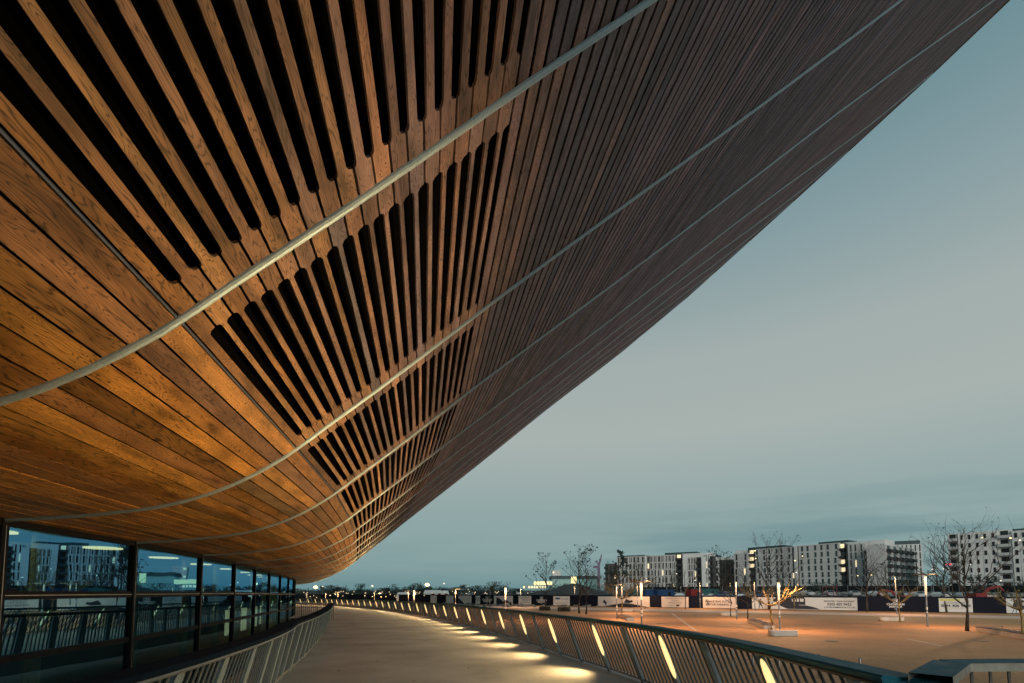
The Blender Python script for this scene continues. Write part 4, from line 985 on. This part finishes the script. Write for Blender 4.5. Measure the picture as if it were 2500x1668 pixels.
def car_mesh():
    prof = [(-2.1, .35), (-2.15, .75), (-1.9, .95), (-1.25, 1.0), (-.65, 1.42), (.75, 1.45), (1.45, 1.02), (2.05, .92), (2.15, .6), (2.1, .35)]
    b_ = MB(); 
    for s_ in (-1, 1):
        pts = [(x_, s_*(.86 if z < 1.1 else .68), z) for x_, z in prof]; b_.face(pts if s_ < 0 else pts[::-1])
    for (x0, z0), (x1, z1) in zip(prof, prof[1:]+prof[:1]):
        w0 = .86 if z0 < 1.1 else .68; w1 = .86 if z1 < 1.1 else .68; b_.face([(x0, -w0, z0), (x0, w0, z0), (x1, w1, z1), (x1, -w1, z1)])
    g_ = MB()
    for s_ in (-1, 1): g_.face([(-1.1, s_*.80, 1.03), (-.6, s_*.70, 1.36), (.7, s_*.70, 1.38), (1.3, s_*.80, 1.05)])
    g_.face([(-1.29, -.7, 1.04), (-1.29, .7, 1.04), (-.73, .6, 1.40), (-.73, -.6, 1.40)]); g_.face([(1.47, -.7, 1.06), (1.47, .7, 1.06), (.83, .6, 1.42), (.83, -.6, 1.42)])
    return b_, g_
bM, gM = car_mesh()
def wheel_mesh():
    w = MB(); w.tube([(0, -.1, 0), (0, .1, 0)], .33, 12); return w
protos = {}
rr = random.Random(77)
cpos = []
for k in range(16): cpos.append((1612+k*24+rr.uniform(-4, 4), 138-k*2.4, rr.uniform(-.4, .4)))
for k in range(14): cpos.append((1700+k*54+rr.uniform(-8, 8), 150-k*3.6, 1.5+rr.uniform(-.3, .3)))
for k in range(12): cpos.append((1010+k*36+rr.uniform(-5, 5), 178, 1.4+rr.uniform(-.3, .3)))
cpos.sort()
for k, (x, Y, a) in enumerate(cpos):
    ci = rr.choice([0, 1, 1, 0, 2, 3, 4, 5]); p = gsite(x, Y)
    lab = '%s parked car beyond the hoarding, %s car from the left' % (cars_c[ci][1], nth(k))
    if ci not in protos:
        t = empty('parked_car', p, lab, 'car', 'cars parked beyond the hoarding', a)
        bM.build('body', carm[ci], t); gM.build('window_band', M['glassd'], t)
        for (wx, wy) in ((-1.35, -.8), (-1.35, .8), (1.35, -.8), (1.35, .8)): o_ = wheel_mesh().build('wheel', M['rub'], t); o_.location = (wx, wy, .33)
        for s_ in (-.65, .65): m_ = MB(); m_.box((-2.15, s_, .72), (.06, .3, .14)); m_.build('tail_lamp', M['tail'], t)
        protos[ci] = t
    else:
        t = copy_tree(protos[ci]); t.location = p; t.rotation_euler = (0, 0, a); t['label'] = lab
def container(x, Y, ln_, mt, lab, a=0., h=2.6, dz=0.):
    p = gsite(x, Y); p.z += dz; t = empty('shipping_container', p, lab, 'container', 'containers on the building site', a)
    m_ = MB(); n = int(ln_/.3)
    m_.box((0, 0, h/2), (ln_, 2.3, h-.2))
    for k in range(n): 
        for s_ in (-1, 1): m_.box((-ln_/2+(k+.5)*ln_/n, s_*1.17, h/2), (ln_/n*.5, .05, h-.3))
    m_.build('box', M[mt], t)
    m_ = MB()
    for z_ in (.06, h-.06): m_.box((0, 0, z_), (ln_+.04, 2.44, .12))
    for sx in (-1, 1):
        for sy in (-1, 1): m_.box((sx*ln_/2, sy*1.16, h/2), (.12, .12, h-.24))
    m_.build('frame', M[mt], t)
    m_ = MB(); m_.box((ln_*.2, -1.23, 1.0), (.9, .05, 1.9)); m_.build('door', M['glassd'], t)
container(1590, 128, 6, 'cblue', 'blue site container behind the hoarding, left of two blue ones', .5)
container(1618, 128, 6, 'cblue', 'darker blue site container right of the first blue one', .5)
container(1693, 126, 3.2, 'red', 'small red container with a white top behind the thin lit lamp post', .3)
container(1722, 132, 7, 'cgreen', 'green site container right of the small red one', .4)
container(1565, 140, 7, 'cgreen', 'green site cabin behind the tall twin-tube lamp post', .4)
def excavator(x, Y, a, lab, s=1.):
    p = gsite(x, Y); t = empty('excavator', p, lab, 'excavator', 'red excavators on the building site', a)
    for sy in (-1, 1):
        m_ = MB(); m_.tube([(-1.4*s, sy*1.05*s-.0, .4*s), (1.4*s, sy*1.05*s, .4*s)], .38*s, 8); m_.box((0, sy*1.05*s, .4*s), (3.4*s, .5*s, .7*s)); m_.build('track', M['rub'], t)
    m_ = MB(); m_.box((-.4*s, 0, 1.35*s), (3.0*s, 2.2*s, 1.0*s)); m_.build('body', M['red'], t)
    m_ = MB(); m_.box((.6*s, .6*s, 2.2*s), (1.3*s, .9*s, 1.2*s)); m_.build('cab', M['glassd'], t)
    m_ = MB(); P_ = [Vector(q)*s for q in ((1.0, -.3, 1.4), (2.4, -.3, 3.0), (5.4, -.3, 3.5))]; m_.prism(P_[0], P_[1], (.4*s, .55*s), (.4*s, .6*s)); m_.prism(P_[1], P_[2], (.4*s, .6*s), (.35*s, .4*s)); m_.build('boom', M['red'], t)
    m_ = MB(); m_.prism(P_[2], Vector((6.8, -.3, 2.2))*s, (.3*s, .4*s), (.25*s, .3*s)); m_.build('arm', M['red'], t)
    m_ = MB(); m_.prism(Vector((6.6, -.3, 2.3))*s, Vector((6.0, -.3, 1.2))*s, (1.0*s, .3*s), (1.0*s, .8*s)); m_.build('bucket', M['rub'], t)
excavator(2200, 100, math.pi, 'small red excavator with folded arm behind the logo board', .7)
excavator(2388, 100, .1, 'large red excavator with raised boom right of the black-trunked tree', .85)
m_ = MB(); t = empty('scaffold_frame', gsite(2026, 108), 'dark red steel frame standing behind the phone number poster', 'frame')
for x_ in (-1.6, -.8, .8, 1.6): m_.box((x_, 0, 1.6), (.1, .1, 3.2))
for z_ in (.5, 1.7, 3.1): m_.box((0, .1, z_), (3.4, .08, .1))
m_.build('frame', M['dred'], t)
# spoil heap
m_ = MB(); c = gsite(1390, 160); nx_, ny_ = 30, 12; rr = random.Random(9)
V_ = [[None]*(ny_+1) for _ in range(nx_+1)]
for i in range(nx_+1):
    for j in range(ny_+1):
        u_, v_ = i/nx_*2-1, j/ny_*2-1; hgt = max(0, 1-u_*u_)*max(0, 1-v_*v_)
        V_[i][j] = Vector((u_*17, v_*9, 3.4*hgt**.8*(1+.25*math.sin(u_*5+1))+rr.gauss(0, .12)*(hgt > .05)-.1))
for i in range(nx_):
    for j in range(ny_): m_.face([V_[i][j], V_[i+1][j], V_[i+1][j+1], V_[i][j+1]])
t = empty('spoil_heap', c, 'dark heap of excavated earth behind the hoarding near the picture centre', 'earth heap', rz=.5); m_.build('heap', M['earth'], t)
# rubble and stored material on the site
M['rubble'] = noisy('mixed_rubble', (.05, .07, .07), (.25, .28, .27), .6, .8)
m_ = MB(); rr = random.Random(19)
for k in range(3200):
    x = rr.uniform(1480, 2520) if k % 4 else rr.uniform(1000, 1480); p = gsite(x, rr.uniform(112, 190) if x < 2000 else rr.uniform(95, 165)); s_ = rr.uniform(.2, .9)
    m_.box(p+Vector((0, 0, s_*.25)), (s_*rr.uniform(.6, 2.2), s_, s_*.6), Matrix.Rotation(rr.uniform(0, 3), 3, 'Z'))
tag(m_.build('rubble', M['rubble']), 'stacked building material and rubble scattered over the site beyond the hoarding', 'rubble', kind='stuff')
# dark site fence in front of the apartment blocks
M['froof0'] = mat('dark_mesh_fence', (.012, .014, .016), .9, spec=.1)
fr = empty('site_fence', gsite(1800, 200), 'long dark fence along the foot of the apartment blocks', 'fence')
m_ = MB(); prev = None
for k in range(31):
    x = 1560+k*34; Y = 205-k*2.5; p = gsite(x, Y)
    if prev: m_.prism(prev+Vector((0, 0, 1.1)), p+Vector((0, 0, 1.1)), (.08, 2.1))
    prev = p
m_.build('panels', M['froof0'], fr, world=True)
m_ = MB()
for k in range(31): p = gsite(1560+k*34, 205-k*2.5); m_.box(p+Vector((0, 0, 1.2)), (.16, .2, 2.4))
o_ = m_.build('posts', M['alu'], fr, world=True); o_['kind'] = 'stuff'

# ================================================================== apartment blocks
M['fgrey'] = noisy('taupe_cladding', (.22, .205, .19), (.28, .26, .245), .15, .8)
M['fwhite'] = noisy('white_render', (.54, .55, .53), (.64, .645, .63), .12, .75)
M['flight'] = noisy('light_grey_render', (.44, .445, .44), (.52, .52, .51), .12, .8)
M['froof'] = mat('dark_roof', (.02, .055, .065), .6)
M['winlit'] = mat('lit_window', (.9, .8, .5), .5, emit=(1., .80, .48), es=.8)
M['winglass'] = mat('window_glass', (.015, .022, .026), .12, spec=.8)
M['balc'] = mat('balcony_steel', (.025, .03, .033), .6); M['balw'] = mat('white_balcony', (.45, .47, .47), .6)
M['fdark'] = noisy('dark_brick', (.07, .065, .06), (.10, .095, .09), .3, .8)
def P3(x, y, T): Z = FPX*T/(HOR-y); return at(x, y, Z)
_wm = {}
def win_mesh(w, h, mt):
    k = (round(w, 1), round(h, 1), mt)
    if k not in _wm:
        m_ = MB(); m_.box((0, -.02, 0), (w, .10, h)); o_ = m_.build('window', M[mt]); me = o_.data; bpy.data.objects.remove(o_); _wm[k] = me
    return _wm[k]
def place(root, me, name, p, ang):
    o_ = bpy.data.objects.new(name, me); col.objects.link(o_); o_.parent = root
    o_.matrix_parent_inverse = (Matrix.Translation(root.location) @ Matrix.Rotation(root.rotation_euler.z, 4, 'Z')).inverted()
    o_.matrix_basis = Matrix.Translation(p) @ Matrix.Rotation(ang, 4, 'Z'); return o_
def plane_hit(x, pl, dn):
    P_, Q_ = pl; d = Vector((Q_.x-P_.x, Q_.y-P_.y)).normalized(); n = Vector((d.y, -d.x))
    if n.dot(Vector((-P_.x, -P_.y))) < 0: n = -n
    A = Vector((P_.x, P_.y))+n*dn; r_ = ray(x, 1445); v = Vector((r_.x, r_.y)); t = A.dot(n)/v.dot(n); return v*t
def face_(root, xl, yl, xr, yr, pl, wall, dn=0., depth=14., zb=None, wins=None, name='wall', roof=0., fins=None, floors=6, ww=.3, wh=.75, balc=None, seed=0, lit=.03, bands=None, pair=False, bm='balc'):
    """one upright facade from photo columns xl..xr on the vertical plane pl, dn metres in front of it"""
    rr_ = random.Random(seed+int(xl)); a2 = plane_hit(xl, pl, dn); b2 = plane_hit(xr, pl, dn); zt = (at(xl, yl, a2.y).z+at(xr, yr, b2.y).z)/2; A = Vector((a2.x, a2.y, zt)); B = Vector((b2.x, b2.y, zt))
    zb = zb if zb is not None else -1.
    d = Vector((B.x-A.x, B.y-A.y, 0)); Lw = d.length; d.normalize(); n_ = Vector((d.y, -d.x, 0))   # towards the camera side
    if n_.dot(Vector((-A.x, -A.y, 0))) < 0: n_ = -n_
    ang = math.atan2(d.y, d.x)
    if n_.dot(Vector((math.sin(ang), -math.cos(ang), 0))) < 0: pass
    m_ = MB(); c = A+d*Lw/2-n_*depth/2; c.z = (A.z+zb)/2; m_.box(c, (Lw, depth, A.z-zb), Matrix.Rotation(ang, 3, 'Z')); m_.build(name, M[wall], root, world=True)
    if roof:
        m_ = MB(); c = A+d*Lw/2-n_*depth/2; c.z = A.z+roof/2+.02; m_.box(c, (Lw*.97, depth*.8, roof), Matrix.Rotation(ang, 3, 'Z')); m_.build('roof', M['froof'], root, world=True)
    FH = (A.z-zb)/floors
    if bands:
        m_ = MB()
        for f in bands: q = A+d*Lw/2+n_*.05; q.z = A.z-(A.z-zb)*f; m_.box(q, (Lw, .14, .28), Matrix.Rotation(ang, 3, 'Z'))
        m_.build('floor_band', M['fwhite'], root, world=True)
    if fins:
        m_ = MB()
        for f in range(floors-1):
            for k in range(fins):
                u_ = (k+.5+rr_.uniform(-.25, .25))/fins*Lw
                q = A+d*u_+n_*.04; q.z = A.z-FH*(f+.5); m_.box(q, (.34, .16, FH), Matrix.Rotation(ang, 3, 'Z'))
        m_.build('facade_fins', M['fwhite'], root, world=True)
    if wins:
        for f in range(floors):
            for k in range(wins):
                if pair: jt = random.Random(seed+k*31+(f//2)*7+int(xl)).uniform(-.22, .22)
                else: jt = rr_.uniform(-.16, .16) if fins else 0.
                u_ = (k+.5+jt)/wins*Lw; q = A+d*u_+n_*.05; q.z = A.z-FH*(f+.52)
                mt = 'winlit' if rr_.random() < lit else 'winglass'
                place(root, win_mesh(ww*Lw/wins, FH*(wh if f < floors-1 else wh*.8), mt), 'window', q, ang)
    if balc:
        for (u0, u1) in balc:
            for f in range(floors):
                q = A+d*(u0+u1)/2*Lw+n_*.75; q.z = A.z-FH*(f+.92); w_ = (u1-u0)*Lw
                m_ = MB(); R_ = Matrix.Rotation(ang, 3, 'Z'); m_.box(q, (w_, 1.5, .22), R_)
                for e_ in (-.7,): m_.box(q+n_*.72+Vector((0, 0, .45)), (w_, .06, .8), R_)
                for sx in (-1, 1): m_.box(q+d*sx*(w_/2-.04)+Vector((0, 0, .6)), (.05, 1.4, 1.0), R_)
                m_.build('balcony', M[bm], root, world=True)
                place(root, win_mesh(w_*.6, FH*.75, 'winlit' if rr_.random() < lit*1.5 else 'winglass'), 'window', q-n_*.72+Vector((0, 0, FH*.45)), ang)
    return A, B
PA = (P3(1512, 1359, 19), P3(1651, 1353, 19)); PB = (at(1740, 1360, 255), at(1800, 1360, 250)); PC = (P3(1848, 1341, 20), P3(2053, 1325, 20))
PE = (P3(2166.5, 1330, 17.6), P3(2240, 1340.5, 17.6)); PE2 = (at(2170, 1320, 235), at(2260, 1320, 228)); PD = (P3(2346, 1302.5, 20.1), P3(2479, 1293, 20.1))
def block(x, pl, label): p = plane_hit(x, pl, 0); return empty('apartment_block', (p.x, p.y, 0), label, 'building')
bA = block(1590, PA, 'taupe apartment block with white fins, left of the three long blocks')
face_(bA, 1478, 1377, 1507, 1376, PA, 'fdark', dn=-4, wins=3, floors=6, balc=[(0., .25)])
face_(bA, 1507, 1361, 1575, 1356.5, PA, 'fgrey', wins=7, floors=6, fins=15, bands=(.02, .18, .36, .54, .72, .88), lit=.05, wh=.8, ww=.34)
face_(bA, 1508, 1358, 1574, 1354.5, PA, 'froof', dn=-2, depth=9)
face_(bA, 1575.3, 1357, 1580, 1356.5, PA, 'fwhite', dn=.3, floors=6)
face_(bA, 1580.3, 1357.5, 1588, 1356.5, PA, 'fgrey', dn=-.3, wins=1, floors=6, ww=.45, wh=.7)
face_(bA, 1588.3, 1358, 1651, 1353, PA, 'fgrey', wins=7, floors=6, fins=15, bands=(.02, .18, .36, .54, .72, .88), lit=.05, wh=.8, ww=.34)
face_(bA, 1625, 1350.5, 1703, 1346.5, PA, 'froof', dn=-2.5, depth=8)
face_(bA, 1651.5, 1354, 1668, 1352.5, PA, 'fdark', dn=-1.5, floors=7, balc=[(.05, .95)], depth=5)
face_(bA, 1668.3, 1361, 1680, 1360.5, PA, 'fwhite', dn=.4, floors=6, depth=8)
face_(bA, 1680.3, 1361.5, 1702, 1360, PA, 'fgrey', dn=.1, wins=3, floors=6, fins=4, bands=(.02, .34, .66), wh=.8, depth=8)
face_(bA, 1702.3, 1361, 1714, 1360, PA, 'fdark', dn=-.6, floors=6, balc=[(.02, .98)], depth=6)
face_(bA, 1714.3, 1360, 1724, 1359, PA, 'fwhite', dn=.4, floors=6, depth=8)
face_(bA, 1666, 1352, 1741, 1349.5, PA, 'fwhite', dn=-2, depth=7, floors=6)
face_(bA, 1724.3, 1353, 1734, 1352.5, PA, 'fwhite', dn=.1, wins=2, floors=6, ww=.28, wh=.85, depth=8)
face_(bA, 1734.3, 1357, 1743.5, 1358.5, PA, 'fdark', dn=-.5, floors=7, balc=[(.05, .98)], depth=6)
bB = block(1768, PB, 'short stepped pale block set back in the gap between the long blocks')
face_(bB, 1742, 1356.5, 1762, 1355.5, PB, 'froof', dn=-6, depth=8)
face_(bB, 1743, 1360, 1794, 1361, PB, 'fwhite', dn=-4, depth=10)
face_(bB, 1746, 1366, 1758, 1366, PB, 'fwhite', wins=1, floors=5)
face_(bB, 1758.3, 1367, 1794, 1366, PB, 'fdark', dn=-.5, wins=5, floors=5, balc=[(.05, .2), (.5, .65)], lit=.02)
bC = block(1950, PC, 'long light grey apartment block with dark window strips, middle of the three long blocks')
face_(bC, 1794, 1352.5, 1829, 1350, PC, 'flight', wins=2, floors=6, ww=.2, wh=.85, dn=.3, pair=True, bands=(.33, .66))
face_(bC, 1798, 1345, 1831, 1341, PC, 'fwhite', dn=-3, depth=8)
face_(bC, 1829.3, 1343, 1847, 1341.5, PC, 'fdark', dn=-1.5, floors=7, balc=[(.1, .98)], lit=.3, depth=6)
face_(bC, 1847.3, 1341, 1937, 1335.5, PC, 'flight', wins=6, floors=8, bands=(.005, .31, .56, .81), ww=.27, wh=.74, lit=.03, pair=True)
face_(bC, 1829, 1337, 1917, 1331.5, PC, 'froof', dn=-3, depth=8)
face_(bC, 1937.3, 1336, 1941.5, 1335, PC, 'fdark', dn=-.3, floors=8, wins=1, ww=.7, wh=.8, lit=.2)
face_(bC, 1941.8, 1334, 1949, 1333.5, PC, 'fwhite', dn=.4, floors=7)
face_(bC, 1949.3, 1334, 1953, 1333.5, PC, 'fdark', dn=-.3, floors=8, wins=1, ww=.7, wh=.8)
face_(bC, 1953.3, 1333, 2053, 1325, PC, 'flight', wins=6, floors=8, bands=(.005, .31, .56, .81), ww=.27, wh=.74, lit=.03, pair=True)
face_(bC, 2003, 1324, 2076, 1319, PC, 'froof', dn=-2.5, depth=8)
face_(bC, 2053.3, 1327, 2070, 1326, PC, 'fdark', dn=-1.5, floors=7, balc=[(.0, .97)], lit=.2, depth=6)
face_(bC, 2070.3, 1328, 2074, 1328, PC, 'fdark', dn=-.2, floors=7, depth=6)
face_(bC, 2074.3, 1329, 2118, 1326.5, PC, 'flight', dn=.3, wins=3, floors=7, ww=.2, wh=.85, lit=.06, pair=True, bands=(.28, .56, .84))
face_(bC, 2064, 1323, 2166, 1319.5, PC, 'fwhite', dn=-2, depth=9)
face_(bC, 2118.3, 1335, 2146, 1334, PC, 'fdark', dn=-.4, floors=7, balc=[(.02, .98)], lit=.04, depth=6)
face_(bC, 2118.3, 1327, 2146, 1326, PC, 'fwhite', dn=-1.2, depth=6)
face_(bC, 2146.3, 1326, 2166, 1325, PC, 'fwhite', dn=.3, wins=3, floors=6, ww=.2, wh=.8, depth=8)
bE = block(2210, PE, 'receding wing with rows of steel balconies beside the blue sky gap')
face_(bE, 2166.5, 1330, 2237, 1339.5, PE, 'flight', floors=7, balc=[(.03, .17), (.24, .38), (.45, .57), (.64, .76), (.82, .94)], depth=6, lit=.02)
face_(bE, 2168, 1321, 2253, 1320.5, PE2, 'froof', dn=-3, depth=10)
face_(bE, 2172, 1330, 2257, 1329, PE2, 'fwhite', wins=8, floors=7, ww=.25, wh=.85, depth=10, lit=.01)
bD = block(2400, PD, 'white apartment block with punched windows at the right edge, rightmost of the blocks')
face_(bD, 2321, 1304.5, 2346, 1302.5, PD, 'fwhite', dn=-.8, floors=8, balc=[(.03, .97)], lit=.05, depth=8, bm='balw')
face_(bD, 2346.3, 1302.5, 2443, 1295.5, PD, 'fwhite', wins=5, floors=8, ww=.30, wh=.52, lit=.03)
face_(bD, 2443.3, 1295.5, 2479, 1293, PD, 'fwhite', dn=-.8, floors=8, balc=[(.05, .95)], lit=.04, depth=8, bm='balw')
face_(bD, 2479.3, 1297, 2540, 1292, PD, 'fwhite', wins=3, floors=8, ww=.38, wh=.55, lit=.06)
face_(bD, 2481, 1292.5, 2560, 1286, PD, 'froof', dn=-3, depth=8)
PG = (at(1340, 1400, 600), at(1380, 1400, 600)); PH = (at(1270, 1400, 330), at(1480, 1400, 330)); PI = (at(1270, 1400, 318), at(1480, 1400, 318))
bG = empty('tower_block', (at(1358, 1440, 600).x, 600, 0), 'small far pale tower with horizontal stripes behind the low glass building', 'building')
face_(bG, 1349, 1394, 1369, 1393, PG, 'fwhite', wins=4, floors=7, ww=.8, wh=.45, zb=-1, lit=.2)
M['gteal'] = mat('green_glass_wall', (.10, .22, .22), .3, emit=(.25, .55, .5), es=.14)
M['gyel'] = mat('lit_glass_wall', (.6, .6, .3), .3, emit=(1., .85, .4), es=.85)
bH = empty('glass_building', (at(1400, 1440, 330).x, 330, 0), 'low long glass building with a dark flat roof and green-lit walls', 'building')
face_(bH, 1348, 1411, 1464, 1411, PH, 'gteal', zb=.5, depth=20)
face_(bH, 1346, 1407, 1468, 1405, PH, 'froof', dn=1.5, zb=10.5, depth=22)
face_(bH, 1276, 1428, 1334, 1426, PI, 'gteal', zb=-.5, depth=12, wins=9, floors=2, ww=.7, wh=.4, lit=.6)
face_(bH, 1304, 1420.5, 1348, 1419, PI, 'gyel', dn=.5, zb=6., depth=8)
face_(bH, 1395, 1408, 1408, 1408, PH, 'gyel', dn=2.2, zb=6.5, depth=3)
# crane
M['crane'] = mat('crane_paint', (.16, .12, .20), .6)
t = empty('tower_crane', (at(1462, 1445, 300).x, 300, 0), 'far pale purple crane with a raised jib left of the apartment blocks', 'crane')
m_ = MB(); a, b = at(1461, 1440, 300), at(1462, 1382, 300); m_.prism(a, b, (1.4, 1.4)); m_.build('mast', M['crane'], t, world=True)
m_ = MB(); c = at(1469, 1354, 300); m_.prism(b, c, (1.2, 1.2), (.6, .6)); m_.build('jib', M['crane'], t, world=True)
m_ = MB(); m_.prism(b, b+Vector((-1.5, 0, 3.5)), (.8, .8)); m_.box(b+Vector((-2., 0, -.6)), (3, 1.6, 1.6)); m_.build('counterweight', M['crane'], t, world=True)

# long white event tents with red ends, beyond the trees
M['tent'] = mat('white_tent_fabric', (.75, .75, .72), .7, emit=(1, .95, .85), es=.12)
for k, (xa, xb, yt) in enumerate(((972, 998, 1446), (1037, 1062, 1441), (1062, 1078, 1441), (1080, 1094, 1442))):
    Z = 152; a, b = at(xa, yt, Z), at(xb, yt, Z); zb_ = gz(a.x, a.y); t = empty('event_tent', ((a.x+b.x)/2, Z, zb_), 'white tent with a red end panel beyond the trees, %s from the left' % nth(k), 'tent', 'white tents beyond the outer railing')
    w_ = b.x-a.x; h = a.z-zb_; m_ = MB(); m_.box((0, 0, h*.38), (w_, 4, h*.76)); m_.face([(-w_/2, -2, h*.76), (w_/2, -2, h*.76), (w_/2, 0, h), (-w_/2, 0, h)]); m_.face([(-w_/2, 2, h*.76), (w_/2, 2, h*.76), (w_/2, 0, h), (-w_/2, 0, h)]); m_.build('canvas', M['tent'], t)
    m_ = MB(); m_.box((w_/2-.3, -2.03, h*.55), (.9, .06, h*.35)); m_.build('end_panel', M['red'], t)
# far street lights and floodlights
M['flood'] = mat('floodlight', (1, .8, .5), .5, emit=(1., .72, .34), es=3.)
M['flw'] = mat('white_floodlight', (1, .9, .8), .5, emit=(1., .88, .66), es=1.2)
rr = random.Random(3)
far = [(770.6, 1434, 9, 'flood'), (788, 1432, 3.2, 'flw'), (909, 1431, 5, 'flw'), (948, 1430, 1.2, 'flw'), (1043, 1428, 9.5, 'flood'), (1053, 1435, 2, 'flw'), (1084, 1425, 3.5, 'flw'), (1142, 1431, 1.6, 'flw'), (1143, 1440, 1.5, 'flw'),
       (1473, 1424, 2, 'flw'), (1578, 1413, 2.2, 'flw'), (1652, 1401, 2.4, 'flw'), (1697, 1417, 2.6, 'flw'), (1843, 1345, 2.8, 'flood'), (1845, 1364, 2.6, 'flood'), (1941, 1369, 3., 'flood'), (1944, 1398, 3., 'flw'), (1959, 1358, 2.2, 'flood'), (2094, 1406, 2.4, 'flood'), (2128, 1404, 3., 'flood'), (2398, 1313, 3, 'flood'), (2276, 1390, 2.8, 'flw'), (2303, 1389, 2.2, 'flw'), (2314, 1394, 2.2, 'flw'), (2299, 1399, 2., 'flw'), (2467, 1314, 3.6, 'flood'), (2490, 1319, 3.6, 'flw'), (2368, 1378, 3, 'flw'), (2443, 1418, 3., 'flw')]
for k, (x, y, rp, mt) in enumerate(far):
    Z = 200. if x < 1200 else (138. if x > 2250 else 172.)
    p = at(x, y, Z); g_ = gz(p.x, p.y); t = empty('street_light', (p.x, p.y, g_), '%s street light in the distance, %s from the left' % ('glaring orange' if mt == 'flood' and rp > 8 else 'warm orange' if mt == 'flood' else 'small white', nth(k)), 'street light', 'distant street lights')
    h = p.z-g_; m_ = MB(); m_.tube([(0, 0, 0), (0, 0, h)], [.09, .05], 6); m_.build('pole', M['alu'], t)
    r_ = rp/FPX*Z*.62; m_ = MB(); m_.lathe((0, 0, h), [(r_*.05, -r_*.75), (r_*.75, -r_*.4), (r_, 0), (r_*.75, r_*.4), (r_*.05, r_*.75)], 12); m_.build('lamp_head', M[mt], t, smooth=True)
t = empty('sign', at(2316, 1378, 150), 'red lit roof sign over a dark low building in the sky gap', 'sign'); m_ = MB(); m_.box((0, 0, 0), (1.6, .2, .45)); m_.build('face', mat('red_sign', (.8, .05, .08), .5, emit=(1, .05, .12), es=1.2), t)
# tiny lights on the far shore of the belt
m_ = MB(); rr = random.Random(41)
M['tiny'] = mat('distant_lights', (1, .8, .5), .5, emit=(1., .78, .45), es=1.1)
for k in range(90):
    x = rr.uniform(735, 1300); Y = rr.uniform(140, 156); p = at(x, rr.uniform(1443, 1459), Y); m_.box(p, (.22, .1, .2))
tag(m_.build('distant_lights', M['tiny']), 'scatter of tiny warm lights among the dark tree belt', 'lights', kind='stuff')
# road sign posts and low hedge in front of the hoarding near the tall slender trees
M['hedge'] = M['leafmid']
for k, (x, y, w_) in enumerate(((1330, 1491, 26), (1377, 1493, 30))):
    p = gpt(x, y); rr_ = random.Random(60+k); t = empty('hedge', p, '%s low ragged hedge between the tall slender trees and the railing' % ('left' if k == 0 else 'right'), 'hedge'); m_ = MB()
    W2 = w_/FPX*p.y/2
    for _ in range(700):
        q = Vector((rr_.uniform(-W2, W2), rr_.uniform(-.5, .5), rr_.uniform(.05, .75))); a = Vector((rr_.gauss(0, 1), rr_.gauss(0, 1), rr_.gauss(0, 1))).normalized(); b = a.orthogonal().normalized(); m_.face([q-a*.11, q+b*.07, q+a*.11, q-b*.07])
    m_.build('foliage', M['leafmid'], t)
